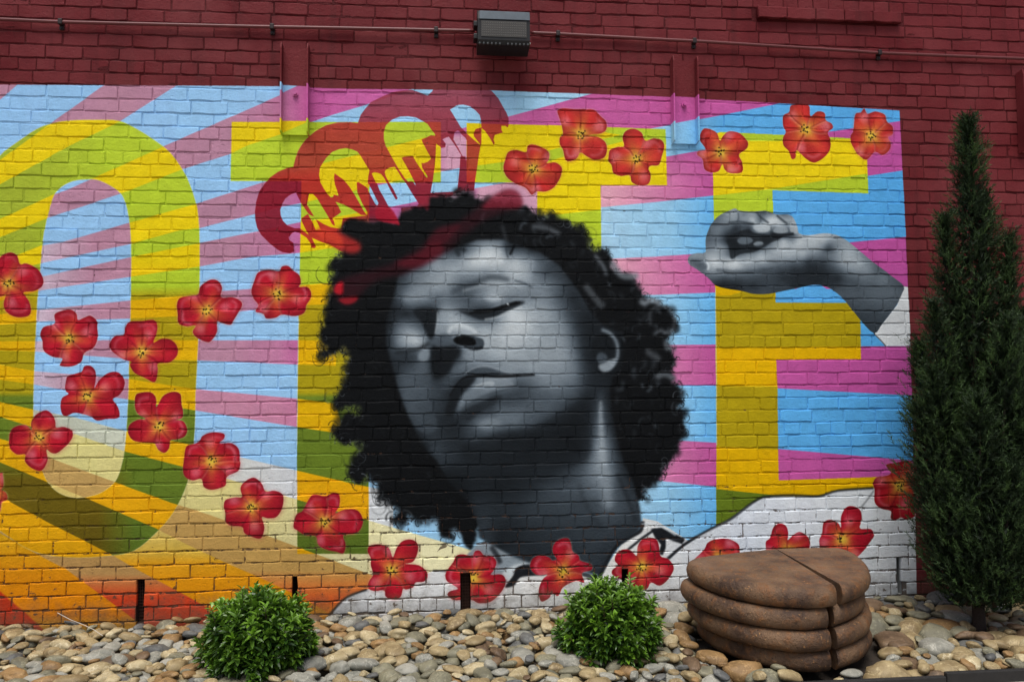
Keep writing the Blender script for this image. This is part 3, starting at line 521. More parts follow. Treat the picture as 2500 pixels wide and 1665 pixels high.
# ---- flowers: outline and eye of each
FLOWERS = [('4', [(-60, 300), (-30, 280), (0, 215), (20, 190), (70, 175), (110, 195), (130, 250), (170, 245), (240, 280), (275, 340), (270, 390), (220, 420), (150, 430), (185, 480), (200, 540), (180, 580), (100, 585), (40, 550), (25, 500), (40, 440), (10, 455), (-60, 460), (-90, 380)], (55, 375)),
 ('4', [(350, 570), (400, 545), (450, 538), (490, 565), (500, 605), (540, 590), (580, 578), (620, 610), (622, 650), (625, 720), (600, 780), (540, 815), (520, 870), (460, 900), (385, 895), (400, 850), (340, 840), (280, 800), (272, 740), (258, 700), (280, 650), (350, 628)], (440, 720)),
 ('4', [(700, 780), (730, 710), (790, 700), (800, 650), (830, 615), (900, 612), (980, 605), (1005, 640), (1000, 690), (980, 750), (1030, 725), (1090, 730), (1130, 770), (1130, 830), (1080, 875), (1010, 880), (1008, 930), (990, 1000), (930, 975), (860, 940), (830, 890), (840, 870), (780, 850)], (905, 810)),
 ('4', [(425, 985), (440, 960), (520, 935), (540, 900), (580, 897), (610, 930), (612, 985), (605, 1040), (640, 980), (700, 940), (760, 940), (795, 990), (790, 1040), (760, 1085), (720, 1110), (755, 1160), (765, 1215), (740, 1232), (680, 1235), (620, 1245), (570, 1215), (480, 1195), (430, 1215), (400, 1205), (388, 1150), (400, 1100), (440, 1075), (418, 1050)], (560, 1090)),
 ('4', [(200, 1260), (230, 1210), (290, 1180), (330, 1200), (355, 1250), (360, 1290), (410, 1285), (460, 1310), (465, 1350), (430, 1400), (370, 1450), (330, 1450), (300, 1430), (305, 1500), (265, 1564), (200, 1545), (160, 1500), (165, 1460), (110, 1460), (65, 1420), (62, 1370), (70, 1310), (110, 1280), (170, 1275), (205, 1310)], (248, 1350)),
 ('4', [(865, 1090), (890, 1070), (960, 1065), (995, 1100), (1000, 1160), (1040, 1090), (1100, 1062), (1150, 1075), (1158, 1130), (1170, 1190), (1160, 1230), (1120, 1240), (1170, 1250), (1195, 1300), (1180, 1345), (1130, 1365), (1090, 1370), (1080, 1420), (1050, 1450), (1010, 1430), (985, 1390), (920, 1385), (850, 1370), (818, 1320), (830, 1270), (880, 1240), (930, 1235), (880, 1200), (862, 1150)], (1015, 1280)),
 ('4', [(1265, 440), (1280, 390), (1340, 350), (1390, 355), (1418, 400), (1410, 460), (1480, 460), (1530, 480), (1545, 510), (1520, 560), (1490, 610), (1470, 635), (1420, 625), (1385, 615), (1385, 680), (1350, 735), (1320, 745), (1260, 720), (1230, 680), (1250, 640), (1190, 645), (1140, 625), (1135, 570), (1130, 510), (1150, 465), (1220, 450)], (1320, 545)),
 ('4', [(1605, 420), (1625, 350), (1650, 300), (1720, 285), (1780, 295), (1800, 265), (1840, 262), (1870, 290), (1910, 320), (1920, 370), (1905, 395), (1960, 395), (1985, 430), (1980, 470), (1955, 510), (1940, 560), (1880, 580), (1800, 570), (1760, 590), (1700, 595), (1680, 565), (1630, 550), (1650, 510), (1620, 470)], (1775, 440)),
 ('5', [(1280, 20), (1290, 0), (1330, -21), (1380, -26), (1430, -16), (1430, 14), (1400, 44), (1480, 44), (1525, 84), (1530, 154), (1535, 170), (1520, 220), (1450, 255), (1440, 310), (1400, 330), (1345, 340), (1300, 320), (1285, 270), (1230, 280), (1185, 260), (1168, 220), (1175, 150), (1180, 100), (1195, 60), (1250, 45)], (1350, 160)),
 ('5', [(1535, 330), (1560, 290), (1620, 262), (1670, 300), (1695, 350), (1750, 345), (1800, 365), (1810, 410), (1795, 470), (1760, 515), (1710, 522), (1670, 515), (1688, 580), (1665, 648), (1610, 640), (1560, 615), (1545, 575), (1480, 570), (1440, 545), (1440, 490), (1428, 450), (1440, 405), (1500, 388), (1545, 385)], (1605, 450)),
 ('5', [(1955, 430), (1985, 380), (2020, 372), (2080, 380), (2130, 358), (2165, 375), (2165, 440), (2140, 490), (2200, 465), (2280, 470), (2315, 530), (2300, 590), (2260, 620), (2190, 630), (2205, 690), (2190, 745), (2150, 735), (2080, 720), (2030, 690), (2015, 635), (1950, 630), (1900, 600), (1872, 575), (1890, 500), (1930, 475)], (2070, 545)),
 ('6', [(255, 730), (270, 695), (330, 688), (390, 710), (415, 770), (440, 710), (480, 665), (540, 658), (575, 690), (570, 750), (540, 800), (490, 810), (580, 820), (630, 860), (635, 900), (610, 925), (560, 930), (545, 960), (500, 975), (480, 970), (465, 1020), (420, 1040), (370, 1020), (360, 980), (300, 985), (258, 965), (265, 920), (290, 880), (275, 820), (275, 775)], (410, 850)),
 ('6', [(750, 880), (770, 840), (800, 800), (820, 760), (860, 750), (920, 760), (940, 730), (970, 728), (1000, 760), (1050, 765), (1075, 800), (1060, 850), (1040, 880), (1110, 880), (1135, 920), (1120, 970), (1080, 1020), (1030, 1055), (960, 1060), (920, 1040), (860, 1040), (800, 1040), (765, 1010), (780, 985), (830, 970), (800, 945), (760, 920)], (930, 900)),
 ('6', [(1435, 740), (1440, 690), (1480, 655), (1530, 648), (1550, 680), (1560, 730), (1600, 760), (1610, 790), (1680, 815), (1680, 850), (1620, 870), (1635, 930), (1580, 920), (1500, 960), (1470, 1015), (1430, 1000), (1410, 1030), (1360, 1050), (1345, 980), (1370, 910), (1400, 880), (1330, 880), (1290, 830), (1310, 775), (1360, 757), (1410, 770), (1430, 790), (1460, 780)], (1500, 860)),
 ('6', [(1840, 750), (1880, 720), (1930, 725), (1970, 760), (1975, 700), (2010, 655), (2085, 650), (2110, 690), (2120, 760), (2170, 780), (2205, 830), (2190, 880), (2150, 930), (2110, 950), (2060, 930), (2030, 975), (1960, 960), (1900, 930), (1860, 905), (1815, 880), (1815, 850), (1850, 820), (1830, 790)], (2000, 830)),
 ('7', [(205, 850), (240, 790), (310, 720), (330, 680), (380, 655), (460, 652), (520, 680), (535, 715), (530, 780), (480, 900), (300, 920), (215, 875)], (400, 780)),
 ('7', [(700, 680), (730, 645), (750, 580), (790, 555), (830, 570), (845, 620), (840, 660), (880, 625), (920, 608), (970, 640), (985, 690), (960, 760), (860, 820), (730, 780)], (840, 730)),
 ('7', [(1042, 670), (1060, 620), (1070, 550), (1110, 530), (1160, 550), (1180, 580), (1180, 510), (1210, 455), (1250, 443), (1300, 465), (1315, 520), (1300, 585), (1370, 590), (1393, 630), (1360, 680), (1330, 720), (1250, 780), (1080, 760)], (1190, 655)),
 ('7', [(1470, 185), (1520, 170), (1650, 180), (1652, 470), (1645, 510), (1600, 530), (1560, 515), (1530, 535), (1500, 520), (1500, 475), (1440, 460), (1395, 420), (1395, 340), (1385, 300), (1410, 260), (1470, 250), (1500, 230)], (1555, 315)),
 ('2', [(1120, 1075), (1130, 1030), (1150, 975), (1200, 960), (1265, 975), (1275, 935), (1310, 925), (1370, 945), (1410, 975), (1410, 1020), (1395, 1045), (1450, 1040), (1490, 1070), (1490, 1110), (1475, 1150), (1440, 1200), (1390, 1225), (1330, 1225), (1300, 1245), (1260, 1200), (1190, 1170), (1140, 1130)], (1310, 1080)),
 ('2', [(1465, 710), (1500, 695), (1570, 700), (1640, 700), (1700, 705), (1740, 745), (1775, 780), (1775, 830), (1740, 855), (1690, 860), (1660, 870), (1720, 875), (1770, 910), (1780, 960), (1760, 1010), (1700, 1022), (1650, 1000), (1610, 975), (1590, 1010), (1545, 1032), (1515, 1020), (1500, 960), (1480, 920), (1480, 880), (1500, 860), (1490, 800), (1475, 750)], (1610, 855)),
 ('2', [(1790, 1000), (1800, 960), (1850, 940), (1890, 935), (1880, 880), (1900, 840), (1950, 825), (2000, 850), (2025, 900), (2080, 885), (2130, 900), (2145, 940), (2130, 1000), (2110, 1055), (2060, 1060), (2045, 1080), (2060, 1120), (2045, 1175), (1990, 1185), (1940, 1165), (1925, 1120), (1870, 1125), (1820, 1105), (1810, 1060), (1790, 1030)], (1965, 1015)),
 ('3', [(280, 890), (300, 830), (340, 825), (390, 850), (410, 900), (430, 870), (470, 840), (540, 855), (585, 905), (580, 950), (530, 990), (550, 1040), (550, 1100), (480, 1108), (440, 1085), (425, 1050), (400, 1095), (350, 1102), (310, 1080), (300, 1020), (265, 990), (275, 965), (320, 955)], (415, 975)),
 ('3', [(860, 680), (900, 668), (975, 672), (985, 745), (1030, 715), (1075, 725), (1085, 770), (1120, 790), (1130, 820), (1095, 850), (1115, 900), (1110, 960), (1080, 1000), (1040, 1030), (1000, 1040), (950, 1010), (900, 960), (890, 1010), (865, 1015), (850, 970), (815, 930), (812, 880), (830, 845), (812, 800), (815, 740), (850, 720)], (960, 830)),
 ('3', [(1265, 790), (1275, 730), (1310, 720), (1330, 695), (1350, 730), (1400, 715), (1460, 735), (1475, 780), (1510, 810), (1510, 860), (1480, 880), (1500, 920), (1490, 960), (1450, 990), (1400, 970), (1370, 1000), (1340, 1022), (1300, 1000), (1270, 960), (1245, 910), (1242, 870), (1260, 840)], (1375, 870)),
 ('5', [(-70, 250), (0, 235), (20, 240), (25, 310), (10, 340), (40, 360), (48, 400), (15, 420), (0, 480), (-80, 470), (-110, 340)], (-40, 350))]
frng = random.Random(11)
for fi, (sh, pts, c) in enumerate(FLOWERS):
    out = smooth(P(sh, pts), 4); c = P(sh, [c])[0]
    top = sh in '23'
    base = np.array((182, 46, 44) if top else (166, 24, 42)) if sh != '7' or fi != 18 else np.array((150, 22, 34))
    if frng.random() < .6: poly(out + np.array([frng.uniform(-2, 2), frng.uniform(0, 3)]), base * .9, 9, .35)      # overspray
    poly(stroke(np.vstack([out, out[:1]]), 3.0), (214, 196, 170), 1.5, frng.uniform(.15, .5))          # thin light rim
    r = fill(out, 0.6)
    if r is None: continue
    sl, mk = r
    dx, dy = SX[sl] - c[0], SY[sl] - c[1]; d = np.hypot(dx, dy); th = np.arctan2(dy, dx)
    # distance from the rim gives the petals their rounded shading
    inner = blur(mk, 7)
    rim = np.clip((inner - 0.55) / 0.45, 0, 1)[..., None]
    dark = base * 0.84
    colr = dark * (1 - rim) + base * rim
    lobes = 0.5 + 0.5 * np.sin(th * 5 + frng.uniform(0, 6.28) + 0.02 * d)
    colr = colr * (0.9 + 0.16 * lobes[..., None])
    # pink sheen on some lobes
    hl = np.clip(np.sin(th * 3 + frng.uniform(0, 6.28)) - 0.55, 0, 1) * np.exp(-((d - 46) / 14) ** 2) * 1.0
    hl = np.clip(hl * 1.5, 0, 1)
    colr = colr * (1 - hl[..., None] * 0.8) + np.array((222, 136, 146)) * hl[..., None] * 0.8
    glow = np.exp(-(d / (30 + 11 * np.sin(th * 4 + fi) + 4 * np.sin(th * 9))) ** 2)[..., None]
    colr = colr * (1 - glow * 0.6) + np.array((206, 140, 56)) * glow * 0.6
    g2 = np.exp(-(d / 16.0) ** 2)[..., None]
    colr = colr * (1 - g2 * 0.85) + np.array((214, 194, 66)) * g2 * 0.85
    lay((sl, mk), lambda s, q=colr: q)
    # petal seams from the notches of the outline towards the eye
    rr = np.hypot(out[:, 0] - c[0], out[:, 1] - c[1])
    nn = len(out)
    notch = [i for i in range(nn) if rr[i] == min(rr[(i + k) % nn] for k in range(-6, 7))]
    for i in notch:
        a_ = out[i]; b_ = c + (a_ - c) * 0.22; mid = (a_ + b_) / 2 + np.array([frng.uniform(-4, 4), frng.uniform(-4, 4)])
        poly(stroke(smooth([a_, mid, b_], 4, False), 2.6), dark * 0.8, 2, .75)
        if frng.random() < 0.55:
            o2 = np.array([frng.uniform(-3, 3), frng.uniform(2, 4)])
            poly(stroke(smooth([a_ + o2, mid + o2, b_ + o2], 4, False), 2.0), (222, 150, 120), 2, .6)
    # highlight strokes near the petal tips
    tips = [i for i in range(nn) if rr[i] == max(rr[(i + k) % nn] for k in range(-7, 8))]
    for i in tips:
        if frng.random() < 0.6:
            k = [(i + q) % nn for q in range(-5, 6, 2)]
            arc = c + (out[k] - c) * 0.84
            poly(stroke(arc, frng.uniform(2.5, 6)), (216, 130, 142), 4, frng.uniform(.35, .75))
    for _ in range(11 if fi not in (15, 16) else 0):
        a_ = frng.uniform(0, 6.28); r0 = frng.uniform(3, 14)
        q = c + np.array([math.cos(a_), math.sin(a_)]) * r0
        poly(np.array([q + np.array([math.cos(t) * 2.0, math.sin(t) * 2.3]) for t in np.linspace(0, 6.28, 7)[:-1]]), (40, 30, 16), 0.8, .95)
# ---- edge of the mural: red wall paint above and to the side
top_edge = [(-900, 207), (0, 208.5), (270, 209.5), (690, 212), (800, 218), (1180, 222), (1450, 231.5), (1600, 237), (1890, 253), (2195, 271), (2208.5, 550), (2220, 800), (2227.6, 1045), (2233.4, 1280), (2236, 1452), (2240, 1700), (-900, 1700)]
_m = IMG.mean(-1, keepdims=True); IMG = np.clip(_m + (IMG - _m) * 1.01, 0, 255)
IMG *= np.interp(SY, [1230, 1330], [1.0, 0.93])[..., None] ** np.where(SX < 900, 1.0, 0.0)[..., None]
MUR = mask_of([np.array(top_edge, float)], 0)
# ------------------------------------------------------------------ helpers
def srgb(r, g, b, k=1.0):
    return tuple(k * (c / 255 / 12.92 if c / 255 <= 0.04045 else ((c / 255 + 0.055) / 1.055) ** 2.4) for c in (r, g, b)) + (1.0,)
def tag(o, label=None, cat=None, group=None, kind=None):
    if label: o['label'] = label
    if cat: o['category'] = cat
    if group: o['group'] = group
    if kind: o['kind'] = kind
    return o
def link(name, data, parent=None):
    o = bpy.data.objects.new(name, data); COL.objects.link(o)
    if parent: o.parent = parent
    return o
def empty(name, loc=(0, 0, 0), label=None, cat=None, group=None):
    o = bpy.data.objects.new(name, None); COL.objects.link(o); o.location = loc; o.empty_display_size = 0.05
    return tag(o, label, cat, group)
def mesh(name, verts, faces, mats=None, smooth_=False, mi=None):
    me = bpy.data.meshes.new(name); me.from_pydata([tuple(map(float, v)) for v in verts], [], faces)
    for mt in (mats or []): me.materials.append(mt)
    if mi is not None: me.polygons.foreach_set('material_index', mi)
    if smooth_: me.polygons.foreach_set('use_smooth', [True] * len(me.polygons))
    me.update(); return me
class MB:
    """collects boxes, tubes and prisms for one mesh"""
    def __init__(s): s.v = []; s.f = []
    def add(s, v, f):
        n = len(s.v); s.v += [tuple(p) for p in v]; s.f += [[i + n for i in q] for q in f]; return s
    def box(s, x0, x1, y0, y1, z0, z1, bev=0.0):
        if bev <= 0:
            v = [(x, y, z) for z in (z0, z1) for y in (y0, y1) for x in (x0, x1)]
            return s.add(v, [(0, 2, 3, 1), (4, 5, 7, 6), (0, 1, 5, 4), (2, 6, 7, 3), (0, 4, 6, 2), (1, 3, 7, 5)])
        bm = bmesh.new(); bmesh.ops.create_cube(bm, size=1.0)
        for q in bm.verts: q.co = Vector(((x0 + x1) / 2 + q.co.x * (x1 - x0), (y0 + y1) / 2 + q.co.y * (y1 - y0), (z0 + z1) / 2 + q.co.z * (z1 - z0)))
        bmesh.ops.bevel(bm, geom=bm.edges[:], offset=bev, segments=2, affect='EDGES', profile=0.6)
        bm.verts.index_update(); s.add([q.co for q in bm.verts], [[q.index for q in f.verts] for f in bm.faces]); bm.free(); return s
    def prism(s, prof, x0, x1):
        """profile (y,z) swept along x"""
        n = len(prof); v = [(x0, y, z) for y, z in prof] + [(x1, y, z) for y, z in prof]
        return s.add(v, [list(range(n))[::-1], list(range(n, 2 * n))] + [(i, (i + 1) % n, n + (i + 1) % n, n + i) for i in range(n)])
    def tube(s, pts, rad, n=10, cap=True):
        pts = [Vector(p) for p in pts]; rs = rad if hasattr(rad, '__len__') else [rad] * len(pts)
        rings = []
        for i, p in enumerate(pts):
            t = (pts[min(i + 1, len(pts) - 1)] - pts[max(i - 1, 0)]).normalized()
            a_ = t.orthogonal().normalized() if i == 0 else (a_ - t * a_.dot(t)).normalized()
            b_ = t.cross(a_)
            rings.append([p + (a_ * math.cos(2 * math.pi * k / n) + b_ * math.sin(2 * math.pi * k / n)) * rs[i] for k in range(n)])
        v = [q for r in rings for q in r]; f = []
        for i in range(len(rings) - 1):
            for k in range(n):
                f.append((i * n + k, i * n + (k + 1) % n, (i + 1) * n + (k + 1) % n, (i + 1) * n + k))
        if cap: f += [list(range(n))[::-1], list(range((len(rings) - 1) * n, len(rings) * n))]
        return s.add(v, f)
    def build(s, name, mat, parent=None, sm=False):
        return link(name, mesh(name, s.v, s.f, [mat], sm), parent)

# ------------------------------------------------------------------ materials
def new_mat(name):
    mt = bpy.data.materials.new(name); mt.use_nodes = True; t = mt.node_tree; t.nodes.clear()
    out = t.nodes.new('ShaderNodeOutputMaterial'); b = t.nodes.new('ShaderNodeBsdfPrincipled'); t.links.new(b.outputs[0], out.inputs[0])
    return mt, t, b
def N(t, typ, **kw):
    n = t.nodes.new(typ)
    for k, v in kw.items():
        if k in n.inputs: n.inputs[k].default_value = v
        else: setattr(n, k, v)
    return n
def noise_(t, vec, scale, detail=4, rough=0.55):
    n = N(t, 'ShaderNodeTexNoise'); n.inputs['Scale'].default_value = scale; n.inputs['Detail'].default_value = detail; n.inputs['Roughness'].default_value = rough
    t.links.new(vec, n.inputs['Vector']); return n.outputs['Fac']
def maprange(t, v, a, b, c, d):
    n = N(t, 'ShaderNodeMapRange'); n.inputs[1].default_value = a; n.inputs[2].default_value = b; n.inputs[3].default_value = c; n.inputs[4].default_value = d
    t.links.new(v, n.inputs[0]); return n.outputs[0]
def mixc(t, fac, a, b, mode='MIX'):
    n = N(t, 'ShaderNodeMix', data_type='RGBA', blend_type=mode)
    for sock, val in ((n.inputs[0], fac), (n.inputs[6], a), (n.inputs[7], b)):
        if isinstance(val, (tuple, float, int)): sock.default_value = val
        else: t.links.new(val, sock)
    return n.outputs[2]
def math_(t, op, a, b=0.0):
    n = N(t, 'ShaderNodeMath', operation=op)
    for i, val in ((0, a), (1, b)):
        if isinstance(val, (float, int)): n.inputs[i].default_value = val
        else: t.links.new(val, n.inputs[i])
    return n.outputs[0]
def bump(t, b, h, strength, dist):
    n = N(t, 'ShaderNodeBump'); n.inputs['Strength'].default_value = strength; n.inputs['Distance'].default_value = dist
    t.links.new(h, n.inputs['Height']); t.links.new(n.outputs[0], b.inputs['Normal']); return n
def simple(name, col, rough=0.6, metal=0.0, var=0.15, scale=30, bmp=0.0, spec=0.4):
    mt, t, b = new_mat(name)
    g = N(t, 'ShaderNodeNewGeometry').outputs['Position']
    f = noise_(t, g, scale)
    k = maprange(t, f, 0.3, 0.7, 1 - var, 1 + var)
    c = N(t, 'ShaderNodeVectorMath', operation='SCALE'); c.inputs[0].default_value = col[:3]; t.links.new(k, c.inputs['Scale'])
    t.links.new(c.outputs[0], b.inputs['Base Color'])
    b.inputs['Roughness'].default_value = rough; b.inputs['Metallic'].default_value = metal; b.inputs['Specular IOR Level'].default_value = spec
    if bmp: bump(t, b, noise_(t, g, scale * 4), bmp, 0.004)
    return mt

# mural pixels computed above become the paint layer
img = bpy.data.images.new('mural_paint', TW, TH, alpha=True, float_buffer=False)
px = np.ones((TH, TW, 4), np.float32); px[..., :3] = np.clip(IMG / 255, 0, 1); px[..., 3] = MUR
img.alpha_mode = 'CHANNEL_PACKED'
img.pixels.foreach_set(np.ascontiguousarray(px[::-1]).ravel()); img.update(); img.pack()
PAINT_K = 1.12
def wall_material(name, mortar=False):
    mt, t, b = new_mat(name)
    pos = N(t, 'ShaderNodeNewGeometry').outputs['Position']
    sep = N(t, 'ShaderNodeSeparateXYZ'); t.links.new(pos, sep.inputs[0])
    cmb = N(t, 'ShaderNodeCombineXYZ')
    t.links.new(maprange(t, sep.outputs['X'], TU0, TU1, 0, 1), cmb.inputs['X']); t.links.new(maprange(t, sep.outputs['Z'], TV0, TV1, 0, 1), cmb.inputs['Y'])
    for l in cmb.inputs: pass
    for nd in t.nodes:
        if nd.type == 'MAP_RANGE': nd.clamp = False
    im = N(t, 'ShaderNodeTexImage', image=img, extension='CLIP', interpolation='Linear'); t.links.new(cmb.outputs[0], im.inputs[0])
    # sprayed edges follow the rough surface a little
    n_big = noise_(t, pos, 3.0, 3); n_mid = noise_(t, pos, 14, 4); n_fine = noise_(t, pos, 120, 4); n_crust = noise_(t, pos, 55, 6, 0.7)
    red = mixc(t, maprange(t, n_big, 0.35, 0.65, 0, 1), srgb(90, 27, 32), srgb(106, 39, 43))
    red = mixc(t, maprange(t, n_mid, 0.5, 0.75, 0, 0.55), red, srgb(82, 38, 37))
    sc = N(t, 'ShaderNodeVectorMath', operation='SCALE'); t.links.new(im.outputs['Color'], sc.inputs[0]); sc.inputs['Scale'].default_value = PAINT_K
    stv = N(t, 'ShaderNodeVectorMath', operation='MULTIPLY'); t.links.new(pos, stv.inputs[0]); stv.inputs[1].default_value = (9, 9, .55)
    red = mixc(t, maprange(t, noise_(t, stv.outputs[0], 1.0, 5, .6), .52, .68, 0, .55), red, srgb(66, 27, 29))
    red = mixc(t, maprange(t, noise_(t, pos, 1.1, 4), .52, .66, 0, .5), red, srgb(126, 64, 66))
    if mortar: red = mixc(t, 1.0, red, (.66, .62, .62, 1), 'MULTIPLY')  # joint red darkened: shadow of deep joints put into the colour, plus grime
    if not mortar:
        at = N(t, 'ShaderNodeAttribute', attribute_name='tone'); oi = N(t, 'ShaderNodeObjectInfo')
        has = math_(t, 'GREATER_THAN', at.outputs['Fac'], 0.001)
        rnd = math_(t, 'ADD', math_(t, 'MULTIPLY', has, at.outputs['Fac']), math_(t, 'MULTIPLY', math_(t, 'SUBTRACT', 1.0, has), oi.outputs['Random']))
        red = mixc(t, maprange(t, rnd, 0.0, 1.0, 0.0, 0.5), red, srgb(120, 56, 59))
        dk = N(t, 'ShaderNodeVectorMath', operation='SCALE'); t.links.new(sc.outputs[0], dk.inputs[0]); t.links.new(maprange(t, rnd, 0, 1, .95, 1.03), dk.inputs['Scale']); sc = dk
    col = mixc(t, im.outputs['Alpha'], red, sc.outputs[0])
    col = mixc(t, 1.0, col, (1, 1, 1, 1), 'MULTIPLY')
    v = N(t, 'ShaderNodeVectorMath', operation='SCALE'); t.links.new(col, v.inputs[0])
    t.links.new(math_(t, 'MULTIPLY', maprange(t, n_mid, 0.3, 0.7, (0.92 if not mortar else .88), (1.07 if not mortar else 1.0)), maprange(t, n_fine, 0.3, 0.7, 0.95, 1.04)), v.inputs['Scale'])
    col = v.outputs[0]
    # chipped paint and grime: more of it low on the wall, ragged shapes
    chip = noise_(t, pos, 22, 5, 0.7)
    lowz = maprange(t, sep.outputs['Z'], 0.0, 0.9, 1.0, 0.0)
    lowz = math_(t, 'MINIMUM', math_(t, 'MAXIMUM', lowz, 0.0), 1.0)
    thr = math_(t, 'SUBTRACT', chip, math_(t, 'SUBTRACT', 0.725 if not mortar else 0.635, math_(t, 'MULTIPLY', lowz, 0.13 if not mortar else 0.25)))
    cm = math_(t, 'MINIMUM', math_(t, 'MAXIMUM', math_(t, 'MULTIPLY', thr, 22.0), 0.0), 0.85)
    col = mixc(t, cm, col, srgb(74, 56, 46))
    # splashed soil along the foot of the wall, ragged upper edge
    spl = math_(t, 'SUBTRACT', math_(t, 'ADD', maprange(t, sep.outputs['Z'], 0.0, 0.30, .62, 0.0), math_(t, 'MULTIPLY', noise_(t, pos, 11, 6, .7), .9)), .72)
    spl = math_(t, 'MINIMUM', math_(t, 'MAXIMUM', math_(t, 'MULTIPLY', spl, 1.8), 0.0), .52)
    col = mixc(t, spl, col, srgb(92, 80, 64))
    t.links.new(col, b.inputs['Base Color'])
    b.inputs['Roughness'].default_value = 0.5; b.inputs['Specular IOR Level'].default_value = 0.07
    h = math_(t, 'ADD', math_(t, 'MULTIPLY', n_crust, 0.9), math_(t, 'MULTIPLY', n_fine, 0.4))
    pit = N(t, 'ShaderNodeTexVoronoi'); pit.inputs['Scale'].default_value = 30; t.links.new(pos, pit.inputs['Vector'])
    pv = math_(t, 'MINIMUM', math_(t, 'MULTIPLY', pit.outputs['Distance'], 5.0), 1.0)
    h = math_(t, 'ADD', h, math_(t, 'MULTIPLY', pv, 0.35 if not mortar else 0.15))
    bump(t, b, h, 0.65 if not mortar else 0.9, 0.006 if not mortar else 0.010)
    return mt
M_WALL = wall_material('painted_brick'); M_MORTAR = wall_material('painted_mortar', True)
M_DARK = simple('vent_dark', srgb(58, 40, 32), 0.9, var=.4, scale=40, bmp=.6)
M_CORE = simple('wall_core', srgb(96, 50, 46), 0.8)

# ------------------------------------------------------------------ the wall
WALL_X0, WALL_X1, WALL_Z0, WALL_Z1 = -7.0, 8.0, -0.15, 5.0
PITCH, LEN, JOINT, VJ, Z_A = 0.075, 0.1955, 0.0075, 0.0032, 3.14
wall = empty('brick_wall', (0, 0, 0), 'long painted brick wall with a mural of a head, crown, hand and red flowers', 'wall')
VENTS = []
for (x0, x1, y0, y1) in ((333, 352, 1414, 1522), (712, 727, 1406, 1500), (1123, 1150, 1398, 1502), (1517, 1535, 1388, 1490), (2187, 2203, 1356, 1450)):
    a_ = photo_to_plane([(x0, y0), (x1, y1)]); VENTS.append((a_[0, 0], a_[1, 0], a_[1, 1], a_[0, 1]))
SILL = (1.955, 2.885, -6)                    # projecting brick course: x range, course number
brng = random.Random(21)
def brick_shape(L, H, seed):
    """one brick with worn, paint-clogged edges: ragged outline, arris and a flat face"""
    r = random.Random(seed); hl, hh = L / 2, H / 2
    nx_ = 4 if L > .12 else 3
    xs = [-hl + 2 * hl * i / nx_ for i in range(nx_ + 1)]
    o = [(x, -hh) for x in xs] + [(x, hh) for x in xs[::-1]]
    n = len(o)
    o = [(x + r.uniform(-.0025, .0025), z + r.uniform(-.0024, .0024)) for x, z in o]
    for i in (0, nx_, nx_ + 1, n - 1):           # rounded or broken corners
        x, z = o[i]; o[i] = (x * r.uniform(.985, .998), z * (r.uniform(.80, .92) if r.random() < .15 else r.uniform(.95, .995)))
    f = []
    for x, z in o:
        i_ = r.uniform(.0018, .0048); f.append((x - math.copysign(min(i_, abs(x)), x) if abs(x) > hl * .8 else x, z - math.copysign(i_, z)))
    v = [(x, .02, z) for x, z in o] + [(x, r.uniform(-.0022, .0), z) for x, z in o] + [(x, -.0044 + r.uniform(-.0003, .0003), z) for x, z in f]
    fc = []
    for k in (0, n):
        fc += [(k + i, k + (i + 1) % n, k + n + (i + 1) % n, k + n + i) for i in range(n)]
    fc.append([2 * n + i for i in range(n)])
    return v, fc
STRETCH = [brick_shape(LEN - VJ, PITCH - JOINT, 100 + i) for i in range(20)]
HEADER = [brick_shape(LEN / 2 - VJ, PITCH - JOINT, 300 + i) for i in range(14)]
ME_S = [mesh('brick', v, f, [M_WALL]) for v, f in STRETCH]; ME_H = [mesh('brick', v, f, [M_WALL]) for v, f in HEADER]
ZK0 = int(math.ceil((Z_A - WALL_Z1) / PITCH)) + 1; ZK1 = int((Z_A - WALL_Z0) / PITCH)
bricks = []      # (kind, variant, x, z, sx, sz, dy, tilt)
for k in range(ZK0, ZK1 + 1):
    z = Z_A - k * PITCH
    head = (k % 7 == 0 and k < 41) or k == 41 
    L = LEN / 2 if head else LEN
    off = (0.25 * LEN if head else (0.5 * LEN if k % 2 else 0)) + brng.uniform(-.02, .02)
    x = WALL_X0 + off; 
    while x < WALL_X1:
        l = L * brng.uniform(.965, 1.035)
        if not head and brng.random() < .025: l *= .55
        x0, x1 = x, x + l; x += l
        if k == SILL[2] and x1 > SILL[0] and x0 < SILL[1]: continue
        segs = [(x0, x1)]
        for (vx0, vx1, vz0, vz1) in VENTS:
            if z + PITCH / 2 - .012 > vz0 and z - PITCH / 2 + .012 < vz1:
                ns_ = []
                for a_, b_ in segs:
                    if b_ <= vx0 or a_ >= vx1: ns_.append((a_, b_)); continue
                    if vx0 - a_ > .03: ns_.append((a_, vx0 + .004))
                    if b_ - vx1 > .03: ns_.append((vx1 - .004, b_))
                segs = ns_
        for a_, b_ in segs:
            w_ = b_ - a_
            kind = 'H' if w_ < LEN * .75 else 'S'
            nat = LEN / 2 if kind == 'H' else LEN
            bricks.append((kind, brng.randrange(14 if kind == 'H' else 20), (a_ + b_) / 2, z + brng.uniform(-.0015, .0015), (w_ - VJ) / (nat - VJ), brng.uniform(.97, 1.04), brng.uniform(-.0025, .0025), brng.uniform(-.010, .010), brng.uniform(-.022, .016), brng.uniform(-.006, .006)))
def to_photo(p):
    d = (np.asarray(p, float) - np.array(CAM_POS)) @ AX
    return d[0] / d[1] * FOCAL_PX + PHOTO_W / 2, PHOTO_H / 2 - d[2] / d[1] * FOCAL_PX
HIDE = [(480, 1420, 780, 1665), (1355, 1400, 1640, 1665), (1665, 1330, 2135, 1665), (2225, 560, 2500, 1540), (0, 1530, 2500, 1665), (2285, 300, 2440, 700)]
score = []
